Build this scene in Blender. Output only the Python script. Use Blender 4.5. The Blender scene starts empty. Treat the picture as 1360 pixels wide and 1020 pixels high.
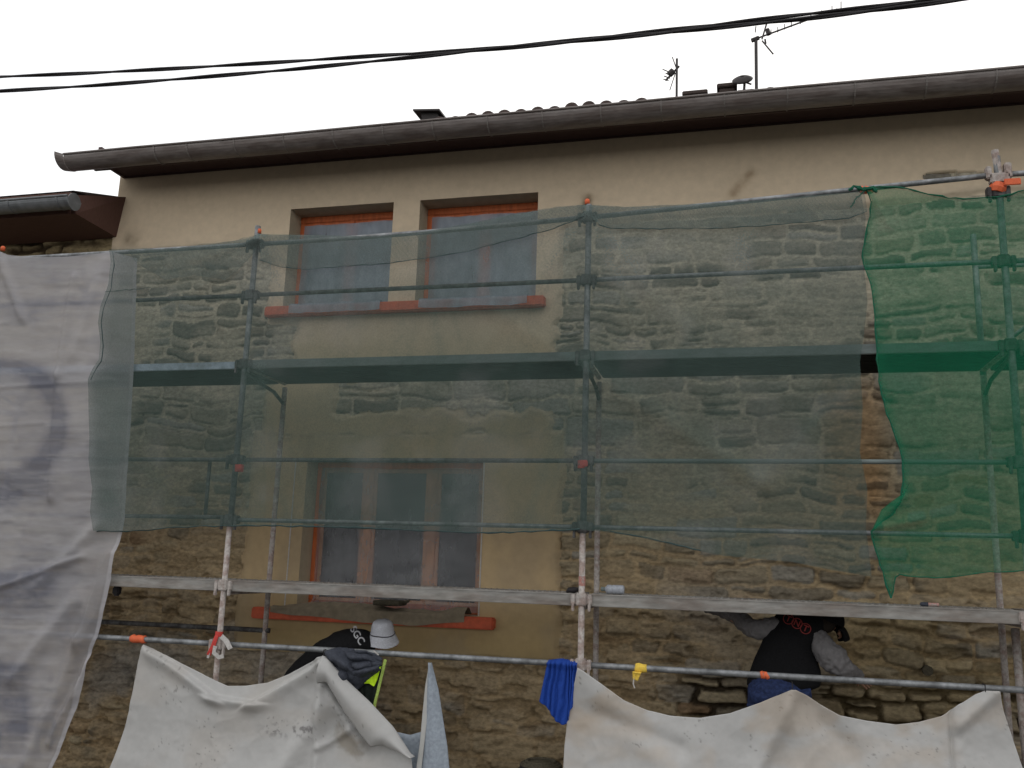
import bpy, bmesh, math, random
import numpy as np
from mathutils import Vector, Matrix
from mathutils.bvhtree import BVHTree

S = bpy.context.scene
COL = S.collection
# ------------------------------------------------------------------ camera
FPX = 1200.0
def _rot():
    f, b = FPX, 6000.0
    a = (f*f-86*b)/4880
    X = np.array([4880., 86, f]); X /= np.linalg.norm(X)
    Z = np.array([a, b, -f]); Z /= np.linalg.norm(Z)
    X = X-Z*X.dot(Z); X /= np.linalg.norm(X)
    return np.array([X, np.cross(Z, X), Z])
R = _rot()
CAM = np.array([0., -8., 1.8])
cd = bpy.data.cameras.new('camera'); cam = bpy.data.objects.new('camera', cd); COL.objects.link(cam)
cd.sensor_width = 36; cd.lens = FPX/1360*36; cd.clip_end = 2000; cd.clip_start = 0.05
M4 = Matrix([[*R[0], CAM[0]], [*R[1], CAM[1]], [*R[2], CAM[2]], [0, 0, 0, 1]])
cam.matrix_world = M4
S.camera = cam
# ------------------------------------------------------------------ world, sun, exposure
S.view_settings.view_transform = 'Standard'; S.view_settings.look = 'None'
S.view_settings.exposure = 0.0; S.view_settings.gamma = 1
SUN_EL, SUN_AZ = math.radians(42), math.radians(25)     # behind the house, a little to the right
w = bpy.data.worlds.new('World'); S.world = w; w.use_nodes = True
nt = w.node_tree; nt.nodes.clear()
sky = nt.nodes.new('ShaderNodeTexSky'); sky.sky_type = 'NISHITA'; sky.sun_disc = False
sky.sun_elevation = SUN_EL; sky.sun_rotation = SUN_AZ; sky.dust_density = 4; sky.air_density = 1.5
tc = nt.nodes.new('ShaderNodeTexCoord'); mp = nt.nodes.new('ShaderNodeMapping'); mp.inputs['Scale'].default_value = (1.2, 1.2, 3.5)
no = nt.nodes.new('ShaderNodeTexNoise'); no.inputs['Scale'].default_value = 1.6; no.inputs['Detail'].default_value = 5
cr = nt.nodes.new('ShaderNodeValToRGB')
cr.color_ramp.elements[0].position = .3; cr.color_ramp.elements[0].color = (.86, .87, .9, 1)
cr.color_ramp.elements[1].position = .62; cr.color_ramp.elements[1].color = (1, .99, .965, 1)
sc = nt.nodes.new('ShaderNodeVectorMath'); sc.operation = 'SCALE'; sc.inputs['Scale'].default_value = 11.5
mx = nt.nodes.new('ShaderNodeMix'); mx.data_type = 'RGBA'; mx.inputs[0].default_value = 0.92
bg = nt.nodes.new('ShaderNodeBackground'); bg.inputs['Strength'].default_value = 0.118
wo = nt.nodes.new('ShaderNodeOutputWorld')
L = nt.links.new
L(tc.outputs['Generated'], mp.inputs[0]); L(mp.outputs[0], no.inputs['Vector']); L(no.outputs['Fac'], cr.inputs[0])
L(cr.outputs[0], sc.inputs[0]); L(sky.outputs[0], mx.inputs[6]); L(sc.outputs[0], mx.inputs[7])
L(mx.outputs[2], bg.inputs[0]); L(bg.outputs[0], wo.inputs[0])
sd = bpy.data.lights.new('sun', 'SUN'); sd.energy = 0.8; sd.angle = math.radians(18); sd.color = (1, .96, .9)
so = bpy.data.objects.new('sun', sd); COL.objects.link(so); so.location = (3, 10, 15)
dv = Vector((math.sin(SUN_AZ)*math.cos(SUN_EL), math.cos(SUN_AZ)*math.cos(SUN_EL), math.sin(SUN_EL)))
so.rotation_euler = dv.to_track_quat('Z', 'Y').to_euler()

# ------------------------------------------------------------------ helpers
def at(px, py, Y):
    """the point on the vertical plane at depth Y seen at a photo position"""
    d = R @ np.array([px-680, -(py-510), -FPX])
    p = d*((Y-CAM[1])/d[1])+CAM
    return Vector(p)
def atv(px, py, Y):
    px, py = np.asarray(px, float), np.asarray(py, float)
    v = np.stack([px-680, -(py-510), -FPX*np.ones_like(px)], -1) @ R.T
    t = (Y-CAM[1])/v[..., 1:2] if np.isscalar(Y) else ((Y-CAM[1])/v[..., 1])[..., None]
    return v*t+CAM
def sstep(a, b, x):
    t = np.clip((x-a)/(b-a), 0, 1); return t*t*(3-2*t)
def _hash(i, j, s):
    n = (i.astype(np.int64)*374761393+j.astype(np.int64)*668265263+s*974634777) & 0x7fffffff
    n = ((n ^ (n >> 13))*1274126177) & 0x7fffffff
    return ((n ^ (n >> 16)) & 0xffff)/65535.0
def vn(x, y, s=0):
    x, y = np.broadcast_arrays(np.asarray(x, float), np.asarray(y, float))
    i, j = np.floor(x), np.floor(y); fx, fy = x-i, y-j
    fx = fx*fx*(3-2*fx); fy = fy*fy*(3-2*fy)
    a = _hash(i, j, s); b = _hash(i+1, j, s); c = _hash(i, j+1, s); d = _hash(i+1, j+1, s)
    return a+(b-a)*fx+(c-a)*fy+(a-b-c+d)*fx*fy
def fbm(x, y, s=0, o=4):
    r, a, t = 0, 1, 0
    for k in range(o):
        r = r+a*vn(x*2**k, y*2**k, s+k*17); t += a; a *= .5
    return r/t
LOC = {}
def tag(o, label=None, cat=None, group=None, kind=None):
    if label: o['label'] = label
    if cat: o['category'] = cat
    if group: o['group'] = group
    if kind: o['kind'] = kind
    return o
def empty(name, loc, label=None, cat=None, group=None, kind=None):
    o = bpy.data.objects.new(name, None); COL.objects.link(o); o.location = loc; o.empty_display_size = .2
    return tag(o, label, cat, group, kind)
def world_loc(o):
    v = Vector((0, 0, 0))
    while o: v = v+o.location; o = o.parent
    return v
def link(name, me, parent=None):
    o = bpy.data.objects.new(name, me); COL.objects.link(o)
    if parent:
        o.parent = parent; me.transform(Matrix.Translation(-world_loc(parent)))
    return o
class MB:
    def __init__(s): s.v = []; s.f = []
    def add(s, vs, fs):
        b = len(s.v); s.v += [tuple(x) for x in vs]; s.f += [tuple(i+b for i in f) for f in fs]; return s
    def box(s, a, b, bev=0):
        x0, y0, z0 = a; x1, y1, z1 = b
        bm = bmesh.new()
        vs = [bm.verts.new(p) for p in ((x0,y0,z0),(x1,y0,z0),(x1,y1,z0),(x0,y1,z0),(x0,y0,z1),(x1,y0,z1),(x1,y1,z1),(x0,y1,z1))]
        for f in ((0,3,2,1),(4,5,6,7),(0,1,5,4),(1,2,6,5),(2,3,7,6),(3,0,4,7)): bm.faces.new([vs[i] for i in f])
        if bev: bmesh.ops.bevel(bm, geom=list(bm.edges), offset=bev, segments=2, affect='EDGES')
        bm.verts.index_update()
        s.add([v.co[:] for v in bm.verts], [[v.index for v in f.verts] for f in bm.faces]); bm.free(); return s
    def hexa(s, c):       # 8 corners, same order as box
        return s.add(c, [(0,3,2,1),(4,5,6,7),(0,1,5,4),(1,2,6,5),(2,3,7,6),(3,0,4,7)])
    def tube(s, pts, r, n=12, cap=True):
        pts = [Vector(p) for p in pts]; m = len(pts)
        rr = r if isinstance(r, (list, tuple)) else [r]*m
        rings = []; ref = None
        for i, p in enumerate(pts):
            t = (pts[min(i+1, m-1)]-pts[max(i-1, 0)]).normalized()
            if ref is None: ref = t.orthogonal().normalized()
            ref = (ref-t*ref.dot(t)).normalized(); q = t.cross(ref)
            rings.append([p+(ref*math.cos(2*math.pi*k/n)+q*math.sin(2*math.pi*k/n))*rr[i] for k in range(n)])
        vs = [v for g in rings for v in g]; fs = []
        for i in range(m-1):
            for k in range(n):
                fs.append((i*n+k, i*n+(k+1) % n, (i+1)*n+(k+1) % n, (i+1)*n+k))
        if cap: fs += [tuple(range(n-1, -1, -1)), tuple(range((m-1)*n, m*n))]
        return s.add(vs, fs)
    def loft(s, rings, cap=True):  # rings: list of (centre, uvec, vvec)
        n = 28; vs = []; fs = []
        for c, u, v in rings:
            c, u, v = Vector(c), Vector(u), Vector(v)
            for k in range(n):
                a = 2*math.pi*k/n; vs.append(c+u*math.cos(a)+v*math.sin(a))
        m = len(rings)
        for i in range(m-1):
            for k in range(n): fs.append((i*n+k, i*n+(k+1) % n, (i+1)*n+(k+1) % n, (i+1)*n+k))
        if cap: fs += [tuple(range(n-1, -1, -1)), tuple(range((m-1)*n, m*n))]
        return s.add(vs, fs)
    def build(s, name, mat, parent=None, smooth=False):
        me = bpy.data.meshes.new(name); me.from_pydata([tuple(v) for v in s.v], [], s.f); me.update()
        bm = bmesh.new(); bm.from_mesh(me); bmesh.ops.recalc_face_normals(bm, faces=bm.faces); bm.to_mesh(me); bm.free()
        me.materials.append(mat)
        if smooth: me.polygons.foreach_set('use_smooth', [True]*len(me.polygons))
        return link(name, me, parent)
def subsurf(o, lv=1, noise=0, nscale=.1):
    m = o.modifiers.new('sub', 'SUBSURF'); m.levels = lv; m.render_levels = lv
    if noise:
        t = bpy.data.textures.new('wrinkle', 'CLOUDS'); t.noise_scale = nscale; t.noise_depth = 2
        d = o.modifiers.new('disp', 'DISPLACE'); d.texture = t; d.strength = noise; d.mid_level = .5; d.texture_coords = 'GLOBAL'
    return o
def gridmesh(name, P, mat, parent=None, col=None, attrs=None, keep=None, smooth=True):
    """P: (nv, nu, 3) grid of points -> mesh with optional colour attribute"""
    nv, nu = P.shape[:2]
    idx = np.arange(nv*nu).reshape(nv, nu)
    q = np.stack([idx[:-1, :-1], idx[:-1, 1:], idx[1:, 1:], idx[1:, :-1]], -1).reshape(-1, 4)
    if keep is not None: q = q[keep.reshape(-1)]
    used = np.zeros(nv*nu, bool); used[q.ravel()] = True
    remap = np.cumsum(used)-1; q = remap[q]; pts = P.reshape(-1, 3)[used]
    me = bpy.data.meshes.new(name)
    me.vertices.add(len(pts)); me.vertices.foreach_set('co', pts.astype(np.float32).ravel())
    me.loops.add(q.size); me.loops.foreach_set('vertex_index', q.astype(np.int32).ravel())
    me.polygons.add(len(q)); me.polygons.foreach_set('loop_start', np.arange(0, q.size, 4, dtype=np.int32))
    me.polygons.foreach_set('loop_total', np.full(len(q), 4, np.int32))
    me.polygons.foreach_set('use_smooth', np.full(len(q), smooth))
    me.update(calc_edges=True)
    if col is not None:
        a = me.color_attributes.new('Col', 'FLOAT_COLOR', 'POINT')
        c = np.concatenate([col.reshape(-1, 3)[used], np.ones((len(pts), 1))], 1)
        a.data.foreach_set('color', c.astype(np.float32).ravel())
    for k, v in (attrs or {}).items():
        a = me.attributes.new(k, 'FLOAT', 'POINT'); a.data.foreach_set('value', v.reshape(-1)[used].astype(np.float32))
    me.materials.append(mat)
    return link(name, me, parent)
def poly(pts, t, arc=True):
    p = np.array(pts, float)
    d = np.r_[0, np.cumsum(np.hypot(*np.diff(p, axis=0).T))]; d /= d[-1]
    return np.stack([np.interp(t, d, p[:, 0]), np.interp(t, d, p[:, 1])], -1)
def coons(top, bot, left, right, nu, nv):
    u = np.linspace(0, 1, nu); v = np.linspace(0, 1, nv)
    T, B, Lc, Rc = poly(top, u), poly(bot, u), poly(left, v), poly(right, v)
    U, V = u[None, :, None], v[:, None, None]
    P = (1-V)*T[None]+V*B[None]+(1-U)*Lc[:, None]+U*Rc[:, None]
    P -= (1-U)*(1-V)*T[0]+U*(1-V)*T[-1]+(1-U)*V*B[0]+U*V*B[-1]
    return P
def crease(P, a, b, w, amp, side=0, taper=True):
    """ridge (or one-sided pleat) along the segment a-b in photo pixels"""
    a, b = np.array(a, float), np.array(b, float); d = b-a; l = np.hypot(*d); d /= l
    r = P-a; t = r@d; s = r@np.array([-d[1], d[0]])
    over = np.maximum(0, np.maximum(-t, t-l))
    k = np.exp(-(over/(w*1.5))**2)
    g = np.exp(-(s/w)**2)
    if side: g = np.where(s*side > 0, np.exp(-(s/w)**2), np.exp(-(s/(w*.2))**2))
    return amp*k*g

# ------------------------------------------------------------------ materials
def principled(name, col, rough=.8, metal=0, nscale=0, namt=.25, bump=0, bscale=60, spec=.3, col2=None, stretch=(1, 1, 1), attr=False, trans=0):
    m = bpy.data.materials.new(name); m.use_nodes = True; nt = m.node_tree; p = nt.nodes['Principled BSDF']
    p.inputs['Roughness'].default_value = rough; p.inputs['Metallic'].default_value = metal
    p.inputs['Specular IOR Level'].default_value = spec
    tc = nt.nodes.new('ShaderNodeTexCoord'); mp = nt.nodes.new('ShaderNodeMapping'); mp.inputs['Scale'].default_value = stretch
    nt.links.new(tc.outputs['Object'], mp.inputs[0])
    if attr:
        at_ = nt.nodes.new('ShaderNodeAttribute'); at_.attribute_name = 'Col'; base = at_.outputs['Color']
    else:
        rgb = nt.nodes.new('ShaderNodeRGB'); rgb.outputs[0].default_value = (*col, 1); base = rgb.outputs[0]
    if nscale:
        n = nt.nodes.new('ShaderNodeTexNoise'); n.inputs['Scale'].default_value = nscale; n.inputs['Detail'].default_value = 8; n.inputs['Roughness'].default_value = .65
        nt.links.new(mp.outputs[0], n.inputs['Vector'])
        if col2:
            r = nt.nodes.new('ShaderNodeValToRGB'); r.color_ramp.elements[0].position = .42; r.color_ramp.elements[1].position = .6
            r.color_ramp.elements[0].color = (0, 0, 0, 1); r.color_ramp.elements[1].color = (1, 1, 1, 1)
            nt.links.new(n.outputs['Fac'], r.inputs[0])
            x = nt.nodes.new('ShaderNodeMix'); x.data_type = 'RGBA'; x.inputs[7].default_value = (*col2, 1)
            nt.links.new(r.outputs[0], x.inputs[0]); nt.links.new(base, x.inputs[6]); base = x.outputs[2]
        mr = nt.nodes.new('ShaderNodeMapRange'); mr.inputs['From Min'].default_value = .25; mr.inputs['From Max'].default_value = .75
        mr.inputs['To Min'].default_value = 1-namt; mr.inputs['To Max'].default_value = 1+namt
        n2 = nt.nodes.new('ShaderNodeTexNoise'); n2.inputs['Scale'].default_value = nscale*3.3; n2.inputs['Detail'].default_value = 6
        nt.links.new(mp.outputs[0], n2.inputs['Vector']); nt.links.new(n2.outputs['Fac'], mr.inputs['Value'])
        vm = nt.nodes.new('ShaderNodeVectorMath'); vm.operation = 'SCALE'
        nt.links.new(base, vm.inputs[0]); nt.links.new(mr.outputs[0], vm.inputs['Scale']); base = vm.outputs[0]
    nt.links.new(base, p.inputs['Base Color'])
    if bump:
        n = nt.nodes.new('ShaderNodeTexNoise'); n.inputs['Scale'].default_value = bscale; n.inputs['Detail'].default_value = 8; n.inputs['Roughness'].default_value = .7
        nt.links.new(mp.outputs[0], n.inputs['Vector'])
        b = nt.nodes.new('ShaderNodeBump'); b.inputs['Strength'].default_value = min(1, bump*20); b.inputs['Distance'].default_value = bump
        nt.links.new(n.outputs['Fac'], b.inputs['Height']); nt.links.new(b.outputs[0], p.inputs['Normal'])
    if trans:
        tl = nt.nodes.new('ShaderNodeBsdfTranslucent'); ms = nt.nodes.new('ShaderNodeMixShader'); ms.inputs[0].default_value = trans
        nt.links.new(base, tl.inputs[0]); nt.links.new(p.outputs[0], ms.inputs[1]); nt.links.new(tl.outputs[0], ms.inputs[2])
        nt.links.new(ms.outputs[0], nt.nodes['Material Output'].inputs[0])
    return m
def veil(name, col, cover, nscale=90, namt=.25, attr=False, gloss=0, fine=(1, 1, 1)):
    """see-through fabric or film: the share of the surface that is thread lets light through only by scattering"""
    m = bpy.data.materials.new(name); m.use_nodes = True; nt = m.node_tree; nt.nodes.clear()
    out = nt.nodes.new('ShaderNodeOutputMaterial'); ms = nt.nodes.new('ShaderNodeMixShader')
    tr = nt.nodes.new('ShaderNodeBsdfTransparent'); df = nt.nodes.new('ShaderNodeBsdfDiffuse'); tl = nt.nodes.new('ShaderNodeBsdfTranslucent')
    m2 = nt.nodes.new('ShaderNodeMixShader'); m2.inputs[0].default_value = .3
    tc = nt.nodes.new('ShaderNodeTexCoord'); mp = nt.nodes.new('ShaderNodeMapping'); mp.inputs['Scale'].default_value = fine
    n = nt.nodes.new('ShaderNodeTexNoise'); n.inputs['Scale'].default_value = nscale; n.inputs['Detail'].default_value = 4
    n2 = nt.nodes.new('ShaderNodeTexNoise'); n2.inputs['Scale'].default_value = 1.7; n2.inputs['Detail'].default_value = 5
    ad = nt.nodes.new('ShaderNodeMath'); ad.operation = 'ADD'
    mr = nt.nodes.new('ShaderNodeMapRange'); mr.inputs['From Min'].default_value = .6; mr.inputs['From Max'].default_value = 1.4
    mr.inputs['To Min'].default_value = 1-namt; mr.inputs['To Max'].default_value = 1+namt
    mu = nt.nodes.new('ShaderNodeMath'); mu.operation = 'MULTIPLY'; mu.use_clamp = True
    l = nt.links.new
    l(tc.outputs['Object'], mp.inputs[0]); l(mp.outputs[0], n.inputs['Vector']); l(tc.outputs['Object'], n2.inputs['Vector'])
    l(n.outputs['Fac'], ad.inputs[0]); l(n2.outputs['Fac'], ad.inputs[1]); l(ad.outputs[0], mr.inputs['Value'])
    a = nt.nodes.new('ShaderNodeAttribute'); a.attribute_name = 'cover'
    l(mr.outputs[0], mu.inputs[0]); l(a.outputs['Fac'], mu.inputs[1])
    if attr:
        ac = nt.nodes.new('ShaderNodeAttribute'); ac.attribute_name = 'Col'; c = ac.outputs['Color']
    else:
        r = nt.nodes.new('ShaderNodeRGB'); r.outputs[0].default_value = (*col, 1); c = r.outputs[0]
    l(c, df.inputs[0]); l(c, tl.inputs[0]); l(df.outputs[0], m2.inputs[1]); l(tl.outputs[0], m2.inputs[2])
    sh = m2.outputs[0]
    if gloss:
        g = nt.nodes.new('ShaderNodeBsdfGlossy'); g.inputs['Roughness'].default_value = .35
        m3 = nt.nodes.new('ShaderNodeMixShader'); m3.inputs[0].default_value = gloss
        l(sh, m3.inputs[1]); l(g.outputs[0], m3.inputs[2]); sh = m3.outputs[0]
    l(mu.outputs[0], ms.inputs[0]); l(tr.outputs[0], ms.inputs[1]); l(sh, ms.inputs[2]); l(ms.outputs[0], out.inputs[0])
    return m
M = {}
M['stone'] = principled('stone masonry', (1, 1, 1), .92, nscale=8, namt=.34, bump=.014, bscale=26, spec=.12, stretch=(1, 1, 1.7), attr=True)
M['plaster'] = principled('lime render', (1, 1, 1), .9, nscale=5, namt=.07, bump=.002, bscale=40, spec=.1, attr=True)
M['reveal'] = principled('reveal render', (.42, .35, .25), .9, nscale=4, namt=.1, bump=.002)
M['zinc'] = principled('weathered zinc', (.19, .165, .155), .42, .1, nscale=3, namt=.2, col2=(.125, .10, .09), stretch=(1, 3, 6), spec=.6)
M['zinc_seam'] = principled('pale solder seam', (.20, .18, .168), .55, nscale=20, namt=.3)
M['zinc_light'] = principled('grey zinc', (.2, .21, .22), .5, .5, nscale=4, namt=.25)
M['fascia'] = principled('brown painted boards', (.07, .04, .036), .7, nscale=6, namt=.2, stretch=(.5, 8, 1))
M['fascia2'] = principled('red brown painted boards', (.10, .05, .038), .7, nscale=6, namt=.2, stretch=(.6, 6, 1))
M['tile'] = principled('clay tile', (.07, .05, .045), .85, nscale=8, namt=.4)
M['brick'] = principled('dark chimney brick', (.06, .045, .04), .9, nscale=14, namt=.4)
M['wood'] = principled('orange varnished wood', (.52, .135, .045), .55, nscale=10, namt=.25, stretch=(1, 1, .2))
M['sill'] = principled('orange primer sill', (.52, .105, .05), .7, nscale=7, namt=.2, bump=.002)
M['tan_wood'] = principled('sanded tan wood', (.66, .33, .16), .7, nscale=8, namt=.2, stretch=(1, 1, .2))
M['glass'] = principled('window glass', (.02, .025, .03), .12, spec=.6)
M['galv'] = principled('galvanised tube', (.26, .27, .28), .5, .45, nscale=7, namt=.35, col2=(.15, .155, .16), bump=.001, bscale=80)
M['galv_dusty'] = principled('dusty tube', (.42, .385, .36), .85, .05, nscale=16, namt=.3, col2=(.30, .235, .21), bump=.001, bscale=90)
M['galv_dark'] = principled('dark dirty tube', (.13, .13, .13), .7, .3, nscale=9, namt=.4, col2=(.055, .05, .05))
M['deck'] = principled('steel deck plank', (.27, .262, .245), .75, .05, nscale=4, namt=.3, col2=(.20, .175, .155), stretch=(.5, 1, 2))
M['deck_dark'] = principled('dark deck boards', (.03, .032, .03), .8, .1, nscale=6, namt=.4, stretch=(.4, 4, 2))  # near-black base colour, tuned to the dark underside of the upper deck
M['toe'] = principled('galvanised toe strip', (.15, .18, .175), .65, .1, nscale=5, namt=.2, stretch=(.5, 1, 2))
M['toe_pale'] = principled('bright aluminium toe strip', (.42, .50, .60), .5, .1, nscale=3, namt=.3, col2=(.25, .3, .34))
M['orange'] = principled('orange tape', (.66, .13, .05), .6, nscale=40, namt=.15)
M['red'] = principled('red paint', (.55, .06, .05), .6, nscale=40, namt=.3)
M['faded_red'] = principled('rubbed red paint', (.42, .17, .14), .8, nscale=30, namt=.3, col2=(.36, .30, .28))
M['cap_white'] = principled('white tape', (.45, .43, .41), .6, nscale=30, namt=.2)
M['net'] = veil('grey green debris net', (.11, .160, .147), .5, nscale=70, namt=.26, attr=True)
M['hem'] = principled('net hem', (.05, .085, .085), .9, nscale=60, namt=.4, trans=.2)
M['gnet'] = veil('bright green debris net', (.022, .20, .105), .5, nscale=75, namt=.22)
M['ghem'] = principled('green net hem', (.015, .13, .075), .9, nscale=60, namt=.4, trans=.2)
M['film'] = veil('dusty protective film', (.27, .34, .43), .6, nscale=14, namt=.35, gloss=.1, fine=(1, 1, .3))
M['film_dark'] = veil('grey protective film', (.29, .30, .32), .55, nscale=14, namt=.25, gloss=.08, fine=(1, 1, .3))
M['sheet'] = veil('milky plastic sheet', (1, 1, 1), .8, nscale=12, namt=.07, attr=True, gloss=.04, fine=(1, 1, 4))
M['tarp'] = principled('white pvc tarpaulin', (1, 1, 1), .55, nscale=5, namt=.05, bump=.003, bscale=14, spec=.3, attr=True, trans=.12)
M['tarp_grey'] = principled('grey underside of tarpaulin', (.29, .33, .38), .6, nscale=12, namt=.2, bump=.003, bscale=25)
M['blue'] = principled('royal blue cloth', (.01, .05, .29), .85, nscale=30, namt=.15)
M['navy'] = principled('dark slate jacket cloth', (.04, .045, .06), .75, nscale=20, namt=.35, bump=.003, bscale=60, spec=.3)
M['dull_hivis'] = principled('dirty fluorescent piping', (.33, .44, .10), .85, nscale=40, namt=.4)
M['hivis'] = principled('fluorescent yellow cloth', (.55, .85, .02), .8, nscale=20, namt=.1)
M['black_lining'] = principled('dark green lining', (.012, .018, .014), .9, nscale=20, namt=.3)
M['black_cloth'] = principled('black cotton', (.010, .010, .011), .92, nscale=20, namt=.25, spec=.12)
M['grey_cloth'] = principled('grey sweatshirt', (.17, .163, .165), .95, nscale=15, namt=.14, spec=.1)
M['jeans'] = principled('blue denim', (.022, .036, .10), .9, nscale=14, namt=.5)
M['dark_jeans'] = principled('dark work trousers', (.03, .035, .05), .9, nscale=14, namt=.4)
M['skin'] = principled('skin', (.33, .18, .12), .6, nscale=20, namt=.06)
M['hair'] = principled('dark hair', (.02, .014, .01), .8, nscale=60, namt=.4)
M['hat'] = principled('pale speckled hat cloth', (.47, .48, .52), .95, nscale=55, namt=.4, spec=.1)
M['white_print'] = principled('worn white print', (.42, .42, .44), .8)
M['red_print'] = principled('dark red print', (.30, .045, .04), .8)
M['canvas'] = principled('dusty drop cloth', (.23, .19, .135), .95, nscale=5, namt=.22, bump=.003, bscale=18)
M['dark_board'] = principled('mortar caked board', (.075, .065, .045), .95, nscale=25, namt=.5, bump=.006, bscale=40)
M['rubber'] = principled('black cable', (.02, .018, .02), .7)
M['metal_dark'] = principled('dark aerial metal', (.055, .05, .05), .6, .4)
M['grey_plastic'] = principled('grey plastic', (.33, .35, .39), .4, nscale=20, namt=.25)
M['yellow'] = principled('yellow rag', (.75, .52, .08), .85, nscale=30, namt=.2)
M['asphalt'] = principled('asphalt', (.06, .057, .052), .9, nscale=60, namt=.35, bump=.004, bscale=120)
M['paving'] = principled('concrete paving', (.17, .155, .135), .9, nscale=14, namt=.2, bump=.002)
M['grey_wall'] = principled('far plaster', (.33, .30, .25), .9, nscale=4, namt=.1)

# ------------------------------------------------------------------ setting
gb = MB(); gb.add([(-500, -500, -.97), (500, -500, -.97), (500, 500, -.97), (-500, 500, -.97)], [(0, 1, 2, 3)])
tag(gb.build('street', M['asphalt']), 'dark asphalt street in front of the house', 'street', kind='structure')
pb = MB().box((-40, -2.6, -1.3), (40, 0.2, -.85), .01)
tag(pb.build('pavement', M['paving']), 'concrete pavement under the scaffold', 'pavement', kind='structure')

# ------------------------------------------------------------------ stone house wall (one height field)
def masonry(X, Z, seed=3):
    """irregular coursed rubble: returns joint distance, stone tone, stone tilt"""
    rng = np.random.RandomState(seed)
    zw = Z+.10*(fbm(X*.6, Z*.6, 5, 3)-.5)+.09*(fbm(X*2.2, Z*1.6, 9, 3)-.5)*1.8
    xw = X+.08*(fbm(X*1.5, Z*4, 31, 3)-.5)+.05*(fbm(X*6, Z*7, 32, 2)-.5)
    rows = [-1.6]
    while rows[-1] < 7: rows.append(rows[-1]+rng.choice([.09, .12, .155, .19, .23, .28], p=[.16, .24, .24, .18, .12, .06]))
    rows = np.array(rows)
    ri = np.clip(np.searchsorted(rows, zw)-1, 0, len(rows)-2)
    D = np.zeros_like(X); T = np.zeros_like(X); T2 = np.zeros_like(X); TI = np.zeros_like(X)
    for r in range(len(rows)-1):
        m = ri == r
        if not m.any(): continue
        h = rows[r+1]-rows[r]; xs = [-12.0-rng.rand()*.5]
        while xs[-1] < 8: xs.append(xs[-1]+min(.7, h*rng.uniform(.9, 3.0)+.06))
        xs = np.array(xs); k = np.clip(np.searchsorted(xs, xw[m])-1, 0, len(xs)-2)
        K = len(xs); tone = rng.rand(K); tone2 = rng.rand(K); split = (rng.rand(K) < (.5 if h > .18 else .15)); sp = rng.uniform(.35, .65, K)
        tl = rng.uniform(-1, 1, K); inset = rng.uniform(-.004, .012, K); lean = rng.uniform(-.16, .16, K)
        zl = (zw[m]-rows[r]); xm = xw[m]-xs[k]; wd = xs[k+1]-xs[k]
        dz0 = np.minimum(zl, h-zl)
        zs2 = zl+lean[k]*(xm-wd/2)*.5                                   # tilted bed inside a course
        dx = np.minimum(xm, wd-xm)
        up = zs2 > h*sp[k]
        dz = np.where(split[k], np.minimum(dz0, np.abs(zs2-h*sp[k])), dz0+np.abs(lean[k])*0)
        c = .045; a = np.clip(c-dx, 0, None); b = np.clip(c-dz, 0, None)
        d = np.where((a > 0) & (b > 0), c-np.hypot(a, b), np.minimum(dx, dz))
        D[m] = d-inset[k]; T[m] = np.where(split[k] & up, (tone[k]*7.3) % 1, tone[k]); T2[m] = np.where(split[k] & up, (tone2[k]*5.7) % 1, tone2[k]); TI[m] = tl[k]*(zl/h-.5)
    D = D+.030*(fbm(X*7, Z*11, 57, 4)-.5)
    return D, T, T2, TI
def boxmask(X, Z, x0, x1, z0, z1, w=.04):
    return np.minimum(np.minimum(X-x0, x1-X), np.minimum(Z-z0, z1-Z))
xs = np.r_[np.arange(-6.51, 2.6, .0125), np.arange(2.6, 6.6, .03)]
zs = np.arange(-.95, 5.86, .0125)
# grid lines snapped to the openings so that the openings have straight sides
OPEN = [(-4.41, -3.28, 4.27, 5.325), (-3.0, -1.80, 4.27, 5.325), (-4.01, -2.25, 1.34, 2.735)]
for a, b, c, d in OPEN:
    for v in (a, b): xs[np.argmin(abs(xs-v))] = v
    for v in (c, d): zs[np.argmin(abs(zs-v))] = v
X, Z = np.meshgrid(xs, zs)
D, T, T2, TI = masonry(X, Z)
edge = .10*(fbm(X*3, Z*3, 77, 4)-.5)*1.6+.07*(fbm(X*7+2*fbm(X*3, Z*3, 5), Z*9, 78, 4)-.5)
low = sstep(2.3, 1.3, Z+.25*(fbm(X*.9, Z*.9, 40)-.5))           # rough lower wall
mud = np.clip(low*sstep(1.5, -1.5, X+.9*(fbm(X*.8, Z, 41)-.5)*2), 0, 1)         # smeared with mortar towards the left
opened = np.maximum(sstep(.35, .0, abs(Z-.78-.1*(fbm(X, Z, 52)-.5)))*sstep(-.75, -.3, X), 0)   # raked out, open joints
opened = np.maximum(opened, .35*sstep(.9, .2, Z)*sstep(.45, .7, fbm(X*1.3, Z*2, 53)))
jw = .004+.005*(1-low)+.014*(fbm(X*2, Z*2, 60)-.4)
prof = sstep(0, .022, D-jw)
hS = (.013+.010*low)*prof+.016*(fbm(X*5, Z*12, 12, 4)-.5)*(.5+low)*1.6+(.010+.012*low)*TI*prof
hS += (.026*(T2-.5))*prof*(.35+.7*low)
hS += .007*(fbm(X*9, Z*20, 131, 3)-.5)*prof
deep = -.085*opened*(1-sstep(0, .014, D-jw*.4+.006*(fbm(X*9, Z*9, 66)-.5)))*(fbm(X*2.1, Z*2.4, 67) > .40)
hS += deep
smearm = sstep(.48, .62, fbm(X*1.6, Z*2.6, 15, 5)+.10*mud+.05*low)*(1-opened)          # stones rendered over with mortar
hS = hS*(1-smearm*.75)+smearm*(.016+.012*(fbm(X*5, Z*9, 13, 3)-.5))
hS += mud*.05*(np.abs(fbm(X*4.5, Z*8, 21, 4)-.5)*2-.25)
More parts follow.
